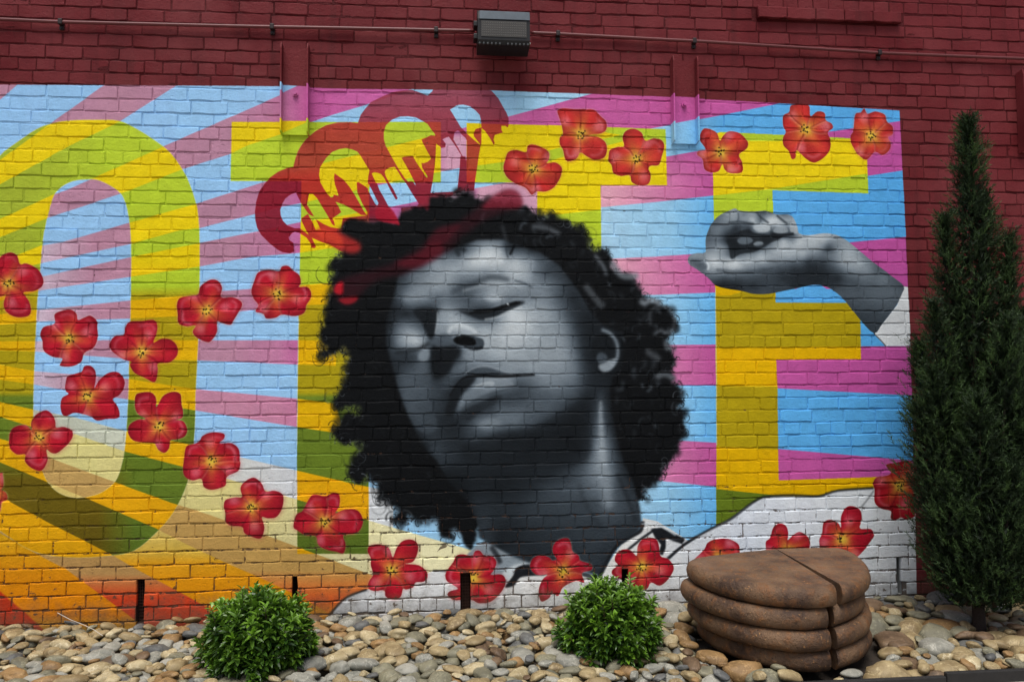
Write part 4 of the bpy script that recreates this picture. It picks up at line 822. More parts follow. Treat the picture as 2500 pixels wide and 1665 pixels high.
for i, b_ in enumerate(bricks):
    sx, sy = to_photo((b_[2], 0, b_[3])); d = -CAM_POS[1] * math.cos(CAM_YAW) - b_[2] * math.sin(CAM_YAW)
    ok = 30 < sx < 2470 and 12 < sy < 1640 and not any(a_ < sx < c_ and b0 < sy < d_ for a_, b0, c_, d_ in HIDE)
    score.append(((b_[4] * (1 if b_[0] == 'S' else .5)) * b_[5] / (d * d) if ok else 0, i))
single = set(i for _, i in sorted(score, reverse=True)[:295])
jv, jf, jt = [], [], []
for i, (kind, vi, x, z, sx, sz, dy, tl, tx_, tz_) in enumerate(bricks):
    if i in single:
        o = link('brick', (ME_H if kind == 'H' else ME_S)[vi], wall)
        o.location = (x, dy, z); o.scale = (sx, 1, sz); o.rotation_euler = (tx_, tl, tz_)
    else:
        v, f = (HEADER if kind == 'H' else STRETCH)[vi]; n = len(jv); c, s = math.cos(tl), math.sin(tl)
        for (a_, b_, c_) in v:
            a2, c2 = a_ * sx, c_ * sz
            jv.append((x + a2 * c + c2 * s, b_ + dy + a2 * tz_ - c2 * tx_, z - a2 * s + c2 * c))
        jf += [[q + n for q in ff] for ff in f]; jt += [brng.uniform(.02, 1.0)] * len(v)
me_ = mesh('brick_courses', jv, jf, [M_WALL]); at_ = me_.attributes.new('tone', 'FLOAT', 'POINT'); at_.data.foreach_set('value', np.array(jt, np.float32))
o = link('brick_courses', me_, wall); o['kind'] = 'stuff'
# mortar bed, slightly recessed, uneven, with openings at the vents
xs_ = sorted(set([WALL_X0, WALL_X1] + [v_[0] for v_ in VENTS] + [v_[1] for v_ in VENTS] + list(np.arange(-3.0, 4.2, 0.032))))
zs_ = sorted(set([WALL_Z0, WALL_Z1] + [v_[2] for v_ in VENTS] + [v_[3] for v_ in VENTS] + [Z_A - (k + .5) * PITCH + d_ for k in range(ZK0, ZK1) for d_ in (-.02, -.004, .004, .02)]))
mv = []; mf = []
for z in zs_:
    for x in xs_: mv.append((x, -0.0006 + 0.0026 * mnoise.noise((x * 14, z * 60, 1.3)) + .002 * mnoise.noise((x * 45, z * 90, 4.1)), z))
nx = len(xs_)
for j in range(len(zs_) - 1):
    for i in range(nx - 1):
        cx, cz = (xs_[i] + xs_[i + 1]) / 2, (zs_[j] + zs_[j + 1]) / 2
        if any(a_ < cx < b_ and c_ < cz < d_ for a_, b_, c_, d_ in VENTS): continue
        mf.append((j * nx + i, j * nx + i + 1, (j + 1) * nx + i + 1, (j + 1) * nx + i))
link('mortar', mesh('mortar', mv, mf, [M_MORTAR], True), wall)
MB().box(WALL_X0, WALL_X1, .13, .45, WALL_Z0, WALL_Z1).build('wall_core', M_CORE, wall)  # unseen backing box, added to keep light from leaking through the wall
MB().box(WALL_X0, WALL_X1, -.03, .47, WALL_Z1 + .002, WALL_Z1 + .09).build('coping', M_CORE, wall)
for k, (a_, b_, c_, d_) in enumerate(VENTS):
    vm = MB()
    vm.add([(a_, .006, c_), (b_, .006, c_), (b_, .006, d_), (a_, .006, d_), (a_, .12, c_), (b_, .12, c_), (b_, .12, d_), (a_, .12, d_)], [(0, 1, 5, 4), (2, 3, 7, 6), (1, 2, 6, 5), (3, 0, 4, 7), (4, 5, 6, 7)])
    vent = vm.build('air_vent', M_DARK if k != 4 else simple('vent_paint', srgb(150, 152, 150), .8, bmp=.5), wall)
    if k in (0, 2):     # rusted mesh screen
        g = MB()
        for q in range(1, 4): g.tube([(a_ + (b_ - a_) * q / 4, .03, c_), (a_ + (b_ - a_) * q / 4, .03, d_)], .0012, 4)
        for q in range(1, 14): g.tube([(a_, .03, c_ + (d_ - c_) * q / 14), (b_, .03, c_ + (d_ - c_) * q / 14)], .0012, 4)
        g.build('screen', simple('rust_wire', srgb(70, 44, 34), .8), vent)
# projecting sill course
zs0 = Z_A - SILL[2] * PITCH
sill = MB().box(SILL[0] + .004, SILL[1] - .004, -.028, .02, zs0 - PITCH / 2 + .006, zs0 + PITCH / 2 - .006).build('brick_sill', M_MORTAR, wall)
x = SILL[0]; ls = (SILL[1] - SILL[0]) / 5
for q in range(5):
    o = link('brick', ME_S[q + 3], sill); o.location = (x + ls / 2, -.034, zs0 + (.004 if q == 0 else 0)); o.scale = ((ls - VJ) / (LEN - VJ), 1, 1.02); o.rotation_euler = (0, brng.uniform(-.01, .01), 0); x += ls

# ------------------------------------------------------------------ ground
M_SOIL = simple('soil', srgb(52, 45, 38), .95, var=.4, scale=25, bmp=1.0)
M_PAVE = simple('concrete', srgb(150, 143, 134), .85, var=.12, scale=8, bmp=.4)
M_EDGE = simple('edging_plastic', srgb(40, 39, 38), .6, var=.2, scale=40)
g_ = mesh('ground', [(-400, -400, -.3), (400, -400, -.3), (400, 400, -.3), (-400, 400, -.3)], [(0, 1, 2, 3)], [M_SOIL])
tag(link('ground', g_), kind='structure')
EDGE_Y = -1.165
gv, gf = [], []; GX, GY = 140, 16
for j in range(GY + 1):
    for i in range(GX + 1):
        x = -7 + 15 * i / GX; y = EDGE_Y + (0.1 - EDGE_Y) * j / GY
        gv.append((x, y, -.075 + .012 * mnoise.noise((x * 3, y * 3, 0))))
for j in range(GY):
    for i in range(GX): gf.append((j * (GX + 1) + i, j * (GX + 1) + i + 1, (j + 1) * (GX + 1) + i + 1, (j + 1) * (GX + 1) + i))
tag(link('planting_bed', mesh('planting_bed', gv, gf, [M_SOIL], True)), kind='structure')
tag(MB().box(-60, 60, -60, EDGE_Y - .028, -.2, -.028).build('pavement', M_PAVE), kind='structure')
def edging(x0, x1, dz, label):
    o = MB().box(x0, x1, EDGE_Y - .026, EDGE_Y, -.14, .012 + dz, .004).build('garden_edging', M_EDGE); tag(o, label, 'edging')
edging(-7.0, 2.262, -.006, 'long black edging strip between cobbles and pavement, ending by the slab stack')
edging(2.266, 7.5, .010, 'black edging strip standing slightly higher, in front of the conifer')

# ------------------------------------------------------------------ things on the wall
M_PIPE = simple('painted_conduit', srgb(98, 40, 41), .45, var=.12, scale=12, spec=.5)
M_BLACKM = simple('black_metal', srgb(20, 21, 23), .5, .0, .15, 30)
def conduit(pts, clamps, label):
    r = empty('conduit', (pts[0][0], 0, pts[0][1]), label, 'pipe', 'painted conduits along the top of the wall')
    def loc(x, y, z): return (x - pts[0][0], y, z - pts[0][1])
    fine = []
    for i in range(len(pts) - 1):
        for t_ in np.linspace(0, 1, 6, endpoint=False):
            fine.append((pts[i][0] * (1 - t_) + pts[i + 1][0] * t_, -.028 + .002 * math.sin(pts[i][0] * 3 + t_), pts[i][1] * (1 - t_) + pts[i + 1][1] * t_))
    fine.append((pts[-1][0], -.028, pts[-1][1]))
    MB().tube([loc(*p) for p in fine], .0095, 12).build('pipe', M_PIPE, r, True)
    for cx, cz in clamps:
        c = MB(); c.box(cx - .012 - pts[0][0], cx + .012 - pts[0][0], -.042, -.002, cz - .016 - pts[0][1], cz + .017 - pts[0][1], .005)
        c.box(cx - .012 - pts[0][0], cx + .012 - pts[0][0], -.02, -.002, cz - .04 - pts[0][1], cz - .018 - pts[0][1], .003)
        cl = c.build('clamp', simple('clamp_dark', srgb(34, 20, 20), .6), r)
        MB().tube([(cx - pts[0][0], -.026, cz - .03 - pts[0][1]), (cx - pts[0][0], -.018, cz - .03 - pts[0][1])], .005, 6).build('screw', M_BLACKM, cl)
conduit([(-7, 3.385), (-2.45, 3.379), (-2.12, 3.376), (-.957, 3.391), (-.012, 3.407), (.215, 3.412)], [(-2.122, 3.376), (-.957, 3.391), (-.012, 3.407)], 'dark red painted conduit running from the flood light along the sky blue half')
conduit([(.555, 3.412), (.715, 3.411), (1.553, 3.395), (2.737, 3.363), (3.708, 3.357), (8, 3.34)], [(.715, 3.411), (1.553, 3.395), (2.737, 3.363)], 'dark red painted conduit running from the flood light past the brick sill')

def bracket(x0, x1, z0, z1, label):
    r = empty('steel_bracket', ((x0 + x1) / 2, 0, z0), label, 'bracket', 'steel channel brackets bolted to the wall')
    w_ = (x1 - x0) / 2; h = z1 - z0
    MB().box(-w_, w_, -.022, -.0095, .006, h).build('web', M_WALL, r)
    for s in (-1, 1):
        m_ = MB(); xi = s * w_; xa, xb = sorted((xi, xi + s * .008))
        m_.prism([(-.009, 0), (-.072, .012), (-.075, .03), (-.075, h - .02), (-.065, h + .012), (-.009, h + .004)], xa, xb)
        m_.build('flange', M_WALL, r)
    m_ = MB(); zc = h * .47
    m_.tube([(0, -.024, zc), (0, -.032, zc)], .017, 6); m_.tube([(0, -.032, zc), (0, -.046, zc)], .009, 8)
    m_.build('bolt', M_WALL, r)
bracket(-.893, -.752, 2.757, 3.275, 'steel channel bracket above the yellow T bar, its lower half painted magenta and yellow')
bracket(1.412, 1.553, 2.757, 3.275, 'steel channel bracket between the second T and the E, its lower half magenta and blue')
bracket(3.662, 3.81, 2.75, 3.262, 'plain dark red steel channel bracket high beside the conifer')

fl = empty('flood_light', (.375, 0, 3.36), 'black rectangular LED flood light mounted high on the red brick', 'light')
X0, X1 = -.150, .150
def fy(y, z): return (y, z - 3.36)
MB().prism([fy(*q) for q in [(-.045, 3.30), (-.05, 3.462), (-.15, 3.475), (-.196, 3.448), (-.203, 3.404), (-.199, 3.285), (-.188, 3.262), (-.06, 3.25)]], X0, X1).build('housing', M_BLACKM, fl)
MB().prism([fy(*q) for q in [(-.14, 3.481), (-.20, 3.452), (-.208, 3.402), (-.204, 3.402), (-.196, 3.4485), (-.14, 3.476)]], X0 + .01, X1 - .002).build('hood', simple('grey_hood', srgb(66, 76, 84), .35, .3), fl)
lens = MB().prism([fy(*q) for q in [(-.2045, 3.393), (-.2025, 3.302), (-.199, 3.302), (-.201, 3.393)]], X0 + .02, X1 - .02).build('lens', simple('lens_grey', srgb(76, 74, 70), .3, 0, .12, 160), fl)
led = MB()
for i in range(24):
    for j in range(6):
        led.box(X0 + .028 + i * .0106, X0 + .031 + i * .0106, -.2065 + .0006 * 0, -.2035, -.05 + j * .0142, -.047 + j * .0142)
led.build('led_chips', simple('led_pale', srgb(112, 110, 104), .3), lens)['kind'] = 'stuff'
for i in range(13):
    if i in (6,): continue
    xx = X0 + .006 + i * (.288 / 12.5)
    MB().box(xx, xx + .009, -.2075, -.192, -.104, -.094, .0015).build('cooling_fin', simple('fin_grey', srgb(60, 64, 66), .5) if i == 0 else bpy.data.materials['fin_grey'], fl)
for zz in (.016, -.058):
    MB().box(X0 - .022, X0 + .001, -.17, -.10, zz, zz + .03, .004).build('hinge_knuckle', M_BLACKM, fl)
MB().box(-.06, .06, -.06, -.006, -.06, .06, .006).build('mounting_plate', M_BLACKM, fl)
MB().tube([(X1, -.12, -.055), (X1 + .012, -.12, -.055)], .005, 8).build('photo_sensor', simple('white_plastic', srgb(226, 226, 222), .4), fl)

# ------------------------------------------------------------------ stack of curved slabs
def stone_brown(name, seed):
    mt, t, b = new_mat(name)
    pos = N(t, 'ShaderNodeNewGeometry').outputs['Position']
    n1 = noise_(t, pos, 5, 4); n2 = noise_(t, pos, 60, 5, .7); n3 = noise_(t, pos, 18, 5, .65)
    c = mixc(t, maprange(t, n1, .35, .65, 0, 1), srgb(68, 50, 38), srgb(116, 90, 66))
    c = mixc(t, maprange(t, n3, .50, .64, 0, .85), c, srgb(116, 78, 46))
    c = mixc(t, maprange(t, n2, .61, .68, 0, .8), c, srgb(176, 130, 80))
    c = mixc(t, maprange(t, n2, .42, .32, 0, .8), c, srgb(40, 28, 22))
    t.links.new(c, b.inputs['Base Color']); b.inputs['Roughness'].default_value = .62; b.inputs['Specular IOR Level'].default_value = .35
    bump(t, b, math_(t, 'ADD', n2, math_(t, 'MULTIPLY', n3, 1.5)), .9, .008)
    return mt
M_SLAB = stone_brown('brown_cast_stone', 1)
PLAN = np.array([(1.375, -.375), (1.302, -.46), (1.295, -.58), (1.315, -.72), (1.375, -.86), (1.46, -.97), (1.57, -1.05), (1.69, -1.085), (1.81, -1.07), (1.93, -1.01), (2.05, -.92), (2.15, -.80), (2.235, -.64), (2.30, -.45), (2.315, -.30), (2.27, -.225), (2.12, -.208), (1.90, -.215), (1.70, -.262), (1.52, -.318)])
JOINT_A, JOINT_B = np.array([1.905, -.12]), np.array([1.835, -1.3])
def inside_half(poly_, a_, b_, side, gap):
    """part of the plan on one side of the joint line (Sutherland-Hodgman), with flags for the cut edge"""
    n = np.array([-(b_ - a_)[1], (b_ - a_)[0]]); n = n / np.linalg.norm(n) * side
    tl_ = (b_ - a_) / np.linalg.norm(b_ - a_); d = (poly_ - a_) @ n - (.003 + gap * np.clip((poly_ - a_) @ tl_ - .1, 0, 1.2)); out = []; L = len(poly_)
    for i in range(L):
        p, q, dp, dq = poly_[i], poly_[(i + 1) % L], d[i], d[(i + 1) % L]
        if dp >= 0: out.append((p, False))
        if (dp >= 0) != (dq >= 0): out.append((p + (q - p) * dp / (dp - dq), True))
    cp = [p for p, c in out if c]
    return [(p, c) for p, c in out if c or min(np.linalg.norm(p - q) for q in cp) > .06]
def slab_half(plan, z0, th, a_, b_, side, seed):
    r = random.Random(seed)
    pts = inside_half(smooth(plan, 3), a_, b_, side, .017)
    P_ = np.array([p for p, _ in pts]); cut = [c for _, c in pts]; n = len(P_)
    # corner normals
    e = np.roll(P_, -1, 0) - P_; e = e / (np.linalg.norm(e, axis=1)[:, None] + 1e-9); nrm = np.stack([-e[:, 1], e[:, 0]], 1)
    area = 0.5 * np.sum(P_[:, 0] * np.roll(P_[:, 1], -1) - np.roll(P_[:, 0], -1) * P_[:, 1])
    if area < 0: nrm = -nrm
    vn = nrm + np.roll(nrm, 1, 0); vn = vn / (np.linalg.norm(vn, axis=1)[:, None] + 1e-9)
    for i in range(n):
        if cut[i]:      # slide along the joint, so the cut face stays flat
            t_ = (b_ - a_) / np.linalg.norm(b_ - a_); s_ = np.sign(vn[i] @ t_); vn[i] = t_ * s_
    rr = th / 2 * .98
    v, f = [], []
    lv = np.linspace(-90, 90, 11)
    jit = [r.uniform(-.003, .003) for _ in range(n)]
    for dg in lv:
        c, s = math.cos(R_(dg)), math.sin(R_(dg))
        for i in range(n):
            off = rr * (1 - c ** .8) * (1.0 if not cut[i] else 1.0) + jit[i]
            q = P_[i] + vn[i] * off
            v.append((q[0], q[1], z0 + th / 2 + s * th / 2))
    for k in range(len(lv) - 1):
        for i in range(n):
            f.append((k * n + i, k * n + (i + 1) % n, (k + 1) * n + (i + 1) % n, (k + 1) * n + i))
    f.append(list(range(n))[::-1]); f.append([(len(lv) - 1) * n + i for i in range(n)])
    if area < 0: f = [list(q)[::-1] for q in f]
    flat = [not (k < (len(lv) - 1) * n and not (cut[k % n] and cut[(k % n + 1) % n])) for k in range(len(f))]
    return v, f, flat
ctr = PLAN.mean(0)
LAYERS = [(.020, 1.5, .93, -.005, .022), (-.008, -2.0, .975, -.01, .012), (-.028, 1.0, .995, .012, .008), (-.004, 0.0, .985, .0, .0)]   # dx, degrees, scale, dy, joint shift; bottom first
names_ = ['bottom', 'third', 'second', 'topmost']
for li, (dx, deg, sc_, dy, jx) in enumerate(LAYERS):
    c, s = math.cos(R_(deg)), math.sin(R_(deg))
    pl = (PLAN - ctr) * sc_ @ np.array([[c, s], [-s, c]]) + ctr + np.array([dx, dy])
    th = .098; z0 = -.012 + li * .0985
    jo = [np.array([-.035, 0]), np.array([-.04, 0]), np.array([-.045, 0]), np.array([0, 0])][li]
    for side, word in ((1, 'smaller'), (-1, 'larger')):
        v, f, flat = slab_half(pl, z0, th, JOINT_A + jo, JOINT_B + jo, side, li * 2 + side)
        o_ = np.array([p for p in v]).mean(0); o_[2] = z0
        ob = link('curved_slab', mesh('curved_slab', [tuple(np.array(p) - o_) for p in v], f, [M_SLAB], True)); ob.location = o_
        ob.data.polygons.foreach_set('use_smooth', [not q for q in flat])
        lab = {'bottom': 'rust brown round-edged slab at the bottom of the stack', 'third': 'rust brown round-edged slab one above the bottom of the stack', 'second': 'rust brown round-edged slab just under the topmost one', 'topmost': 'rust brown round-edged slab lying topmost on the stack'}[names_[li]]
        tag(ob, f'{word} half of the {lab}', 'slab', 'curved slabs stacked beside the wall')
# ------------------------------------------------------------------ cobbles
def stone_mat(name, base, dark, light):
    mt, t, b = new_mat(name)
    tc = N(t, 'ShaderNodeNewGeometry').outputs['Position']
    n1 = noise_(t, tc, 9, 4); n2 = noise_(t, tc, 45, 5, .65); n3 = noise_(t, tc, 220, 3)
    c = mixc(t, maprange(t, n1, .35, .65, 0, 1), srgb(*base, .98), srgb(*dark, .85))
    c = mixc(t, maprange(t, n2, .55, .75, 0, .7), c, srgb(*light, 1.05))
    vein = math_(t, 'SUBTRACT', 1.0, math_(t, 'MINIMUM', math_(t, 'MULTIPLY', math_(t, 'ABSOLUTE', math_(t, 'SUBTRACT', noise_(t, tc, 13, 3), .53)), 70.0), 1.0))
    c = mixc(t, math_(t, 'MULTIPLY', vein, .45), c, srgb(*light, 1.25))
    stn = maprange(t, noise_(t, tc, 28, 5, .7), .56, .66, 0, .6)
    c = mixc(t, stn, c, srgb(*dark, .62))
    k = N(t, 'ShaderNodeVectorMath', operation='SCALE'); t.links.new(c, k.inputs[0]); t.links.new(maprange(t, n3, .3, .7, .86, 1.12), k.inputs['Scale'])
    t.links.new(k.outputs[0], b.inputs['Base Color']); b.inputs['Roughness'].default_value = .6; b.inputs['Specular IOR Level'].default_value = .35
    bump(t, b, math_(t, 'ADD', n2, math_(t, 'MULTIPLY', n3, .4)), .35, .004)
    return mt
TONES = [('pale grey', (150, 148, 136), (124, 124, 114), (180, 178, 164), 22), ('grey green', (124, 120, 98), (100, 98, 82), (150, 146, 122), 22), ('tan', (154, 137, 100), (126, 108, 76), (182, 166, 128), 24),
         ('ochre', (144, 114, 74), (118, 92, 58), (172, 142, 98), 9), ('brown', (108, 88, 66), (86, 68, 50), (134, 110, 84), 6), ('slate grey', (100, 100, 96), (78, 80, 80), (124, 124, 118), 9), ('cream', (180, 166, 130), (154, 138, 102), (204, 194, 164), 19)]
M_STONE = [stone_mat('stone_' + n.replace(' ', '_'), a_, b_, c_) for n, a_, b_, c_, _ in TONES]
bm = bmesh.new(); bmesh.ops.create_icosphere(bm, subdivisions=3, radius=1.0)
ICO_V = np.array([v.co[:] for v in bm.verts]); ICO_F = [[v.index for v in f.verts] for f in bm.faces]; bm.free()
def stone_shape(seed):
    r = random.Random(seed); o = np.array([r.uniform(0, 50) for _ in range(3)])
    v = ICO_V.copy(); ax = r.uniform(.52, .88)
    rough = r.choice([.18, .24, .32, .44])
    for i in range(len(v)):
        p = v[i]; q = p * 1.0 + o
        d = 1 + rough * mnoise.noise(tuple(q)) + .5 * rough * mnoise.noise(tuple(q * 2.3 + 9)) 
        v[i] = p * d
    # flattened, egg-shaped, some with a broken facet
    v = np.sign(v) * np.abs(v) ** r.uniform(.84, 1.0)
    v[:, 1] *= ax; v[:, 2] *= r.uniform(.30, .54); v[:, 1] *= 1 + .18 * r.uniform(-1, 1) * v[:, 0]
    for _ in range(r.choice([0, 1, 1, 2])):
        n = np.array([r.uniform(-1, 1), r.uniform(-1, 1), r.uniform(.1, .9)]); n /= np.linalg.norm(n); dd = r.uniform(.45, .62)
        k = v @ n; m_ = k > dd; v[m_] -= np.outer((k[m_] - dd) * .9, n)
    return v
SHAPES = [stone_shape(500 + i) for i in range(36)]
SH_ME = {}
def stone_mesh(si, ti):
    if (si, ti) not in SH_ME: SH_ME[si, ti] = mesh('river_stone', SHAPES[si], ICO_F, [M_STONE[ti]], True)
    return SH_ME[si, ti]
srng = random.Random(77)
SX0, SX1, SY0, SY1, RES = -3.4, 4.6, EDGE_Y + .004, -.012, .01
NX_, NY_ = int((SX1 - SX0) / RES), int((SY1 - SY0) / RES)
HM_ = np.full((NY_, NX_), -.072); OWN = np.full((NY_, NX_), -1, int)
GXX, GYY = np.meshgrid(SX0 + (np.arange(NX_) + .5) * RES, SY0 + (np.arange(NY_) + .5) * RES)
def blocked(x, y, r):
    if math.hypot(x - 2.9, y + .53) < .05 + r * .8: return True
    for sx_, sy_ in SHRUBS:
        if math.hypot(x - sx_, y - sy_) < .06 + r * .6: return True
    # slab footprint
    q = PLAN - ctr; d = np.array([x, y]) - ctr - np.array([.03, 0])
    a_ = math.atan2(d[1], d[0]); an = np.arctan2(q[:, 1], q[:, 0]); rad = np.linalg.norm(q, axis=1); o = np.argsort(an)
    return np.linalg.norm(d) < np.interp(a_, an[o], rad[o], period=2 * math.pi) + r * .55
SHRUBS = [(-.85, -.71), (.845, -.71)]
stones = []
def try_stone(a_, x, y, top):
    si = srng.randrange(36); S = SHAPES[si]; b_ = a_ * (S[:, 1].max() - S[:, 1].min()) / 2; c_ = a_ * (S[:, 2].max() - S[:, 2].min()) / 2
    if y - min(a_, b_) * .9 < SY0 or y + min(a_, b_) * .8 > SY1 or blocked(x, y, a_): return False
    yaw = srng.gauss(0, .7) if srng.random() < .6 else srng.uniform(0, 3.14)
    ext = a_ * abs(math.sin(yaw)) + b_ * abs(math.cos(yaw))
    if y - ext * .95 < SY0 or y + ext * .95 > SY1: 
        yaw = srng.uniform(-.2, .2); ext = b_
        if y - ext * .95 < SY0 or y + ext * .95 > SY1: return False
    i0, i1 = max(0, int((x - a_ - SX0) / RES)), min(NX_, int((x + a_ - SX0) / RES) + 1); j0, j1 = max(0, int((y - a_ - SY0) / RES)), min(NY_, int((y + a_ - SY0) / RES) + 1)
    if i1 - i0 < 2 or j1 - j0 < 2: return False
    dx, dy = GXX[j0:j1, i0:i1] - x, GYY[j0:j1, i0:i1] - y
    u, v = (dx * math.cos(yaw) + dy * math.sin(yaw)) / a_, (-dx * math.sin(yaw) + dy * math.cos(yaw)) / b_
    rr = u * u + v * v; ins = rr < .9
    if not ins.any(): return False
    hsub = HM_[j0:j1, i0:i1]
    # rest on what lies under it: the underside must clear the heights, allowing a little nesting
    under_ = hsub + c_ * np.sqrt(np.clip(1 - rr, 0, 1)); zc = np.percentile(under_[ins], 72)
    if zc + c_ > top: return False
    tp = zc + c_ * np.sqrt(np.clip(1 - rr, 0, 1)); upd = (rr < 1) & (tp > hsub)
    # tilt towards the lower side
    w_ = ins; gx_ = float((hsub[w_] * u[w_]).mean()) / a_ * 1.2; gy_ = float((hsub[w_] * v[w_]).mean()) / b_ * 1.2
    idx = len(stones)
    hsub[upd] = tp[upd]; OWN[j0:j1, i0:i1][upd] = idx
    stones.append([si, x, y, zc, a_, yaw, max(-.4, min(.4, gx_)), max(-.4, min(.4, gy_))])
    return True
for (lo, hi, cnt, top) in ((.066, .105, 1000, .050), (.046, .074, 3200, .042), (.032, .050, 4200, .034), (.022, .034, 1400, .018)):
    for _ in range(cnt):
        x = srng.uniform(SX0 + .1, SX1 - .1); y = srng.uniform(SY0 + .02, SY1 - .02)
        k = 1.3 if x > 1.9 and hi > .05 else (.8 if x < 1.2 else 1.0)
        try_stone(srng.uniform(lo, hi) * k, x, y, top + (.02 if y > -.3 else 0))
cnt = np.bincount(OWN[OWN >= 0].ravel(), minlength=len(stones))
tw = [q[4] for q in TONES]
vis = []
for i, s_ in enumerate(stones):
    sx, sy = to_photo((s_[1], s_[2], s_[3])); dep = (np.array([s_[1], s_[2], s_[3]]) - np.array(CAM_POS)) @ AX[:, 1]
    inn = 10 < sx < 2490 and sy < 1668
    hid = any(a_ < sx < c_ and b0 < sy < d_ for a_, b0, c_, d_ in ((490, 1420, 770, 1650), (1365, 1400, 1630, 1640), (1690, 1330, 2110, 1600)))
    vis.append(((cnt[i] / dep ** 2) if inn and not hid else 0, i))
solo = [i for q, i in sorted(vis, reverse=True)[:298] if q > 0]
soloset = set(solo)
def zone(x, y):
    if abs(x + .875) < .42 and y > -1.1: return 'around the shrub under the T'
    if abs(x - .877) < .40: return 'around the shrub under the collar'
    if x < -1.29: return 'below the big yellow O'
    if x < .48: return 'between the two round shrubs'
    if x < 2.36: return 'around the stack of brown slabs'
    return 'under the conifer'
jv, jf, jm = [], [], []
for i, (si, x, y, z, a_, yaw, tx, ty) in enumerate(stones):
    ti = srng.choices(range(7), tw)[0]
    if x > 1.2 and ti in (0, 6) and srng.random() < .4: ti = srng.choice([3, 4, 1, 2])
    Mx = Matrix.Rotation(yaw, 3, 'Z') @ Matrix.Rotation(-tx, 3, 'Y') @ Matrix.Rotation(ty, 3, 'X')
    if i in soloset:
        o = link('river_stone', stone_mesh(si, ti)); o.location = (x, y, z); o.rotation_euler = Mx.to_euler(); o.scale = (a_,) * 3
        size = 'very large' if a_ > .105 else ('large' if a_ > .085 else ('middling' if a_ > .065 else ('smallish' if a_ > .05 else 'small')))
        S = SHAPES[si]; fl_ = (S[:, 2].max() - S[:, 2].min()) / 2; wd_ = (S[:, 1].max() - S[:, 1].min()) / 2
        shp = ('flat' if fl_ < .42 else 'thick') + (' long' if wd_ < .66 else (' round' if wd_ > .82 else ' oval'))
        at_wall = ' near wall' if y > -.25 else (' near edging' if y < -1.0 else '')
        tag(o, f'{size} {shp} {TONES[ti][0]} river stone {zone(x, y)}{at_wall}', 'stone', 'river stones in the planting bed')
    else:
        if not (-3.3 < x < 4.5): continue
        n = len(jv); Mm = np.array(Mx) * a_
        jv += [tuple(q) for q in SHAPES[si] @ Mm.T + np.array([x, y, z])]
        jf += [[q + n for q in f] for f in ICO_F]; jm += [ti] * len(ICO_F)
o = link('small_cobbles', mesh('small_cobbles', jv, jf, M_STONE, True, jm)); tag(o, 'mixed small cobbles filling the gaps of the bed', 'cobbles', kind='stuff')
# grit and crumbs of stone on the soil between the cobbles
bm = bmesh.new(); bmesh.ops.create_icosphere(bm, subdivisions=1, radius=1.0)
G_V = np.array([v.co[:] for v in bm.verts]); G_F = [[v.index for v in f.verts] for f in bm.faces]; bm.free()
gv, gf, gm = [], [], []
for _ in range(5200):
    x = srng.uniform(-3.2, 4.4); y = srng.uniform(SY0 + .01, SY1 - .005); i, j = min(NX_ - 1, int((x - SX0) / RES)), min(NY_ - 1, int((y - SY0) / RES))
    if blocked(x, y, .0) or HM_[j, i] > -.02: continue
    s_ = srng.uniform(.003, .010); n = len(gv)
    gv += [tuple(q) for q in G_V * np.array([s_, s_ * srng.uniform(.6, 1), s_ * srng.uniform(.4, .8)]) * (1 + .25 * np.array([[srng.uniform(-1, 1)] for _ in G_V])) + np.array([x, y, HM_[j, i] + s_ * .3])]
    gf += [[q + n for q in f] for f in G_F]; gm += [srng.randrange(7)] * len(G_F)
o = link('grit', mesh('grit', gv, gf, M_STONE, False, gm)); tag(o, 'fine grit between the cobbles of the bed', 'grit', kind='stuff')
print('stones', len(stones), 'solo', len(solo))

# ------------------------------------------------------------------ leaves
def leaf_mat(name, c0, c1, rough=.4, trans=.25, spec=.5):
    mt, t, b = new_mat(name)
    at = N(t, 'ShaderNodeAttribute', attribute_name='tone')
    col = mixc(t, at.outputs['Fac'], c0, c1)
    t.links.new(col, b.inputs['Base Color']); b.inputs['Roughness'].default_value = rough; b.inputs['Specular IOR Level'].default_value = spec
    tr = N(t, 'ShaderNodeBsdfTranslucent'); t.links.new(col, tr.inputs['Color'])
    mx = N(t, 'ShaderNodeMixShader'); mx.inputs[0].default_value = trans
    out = [n for n in t.nodes if n.type == 'OUTPUT_MATERIAL'][0]
    t.links.new(b.outputs[0], mx.inputs[1]); t.links.new(tr.outputs[0], mx.inputs[2]); t.links.new(mx.outputs[0], out.inputs[0])
    return mt
def leaf_mesh(name, V, F, tone_per_vert, mt, smooth_=False):
    me = mesh(name, V, F, [mt], smooth_)
    at = me.attributes.new('tone', 'FLOAT', 'POINT'); at.data.foreach_set('value', np.asarray(tone_per_vert, np.float32)); return me
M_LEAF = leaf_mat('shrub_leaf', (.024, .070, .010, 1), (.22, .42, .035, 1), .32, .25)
M_TWIG = simple('twig', srgb(70, 54, 40), .8)
def frame(d):
    d = d.normalized(); s = d.cross(Vector((0, 0, 1)));
    s = s.normalized() if s.length > 1e-3 else Vector((1, 0, 0)); return d, s, s.cross(d)
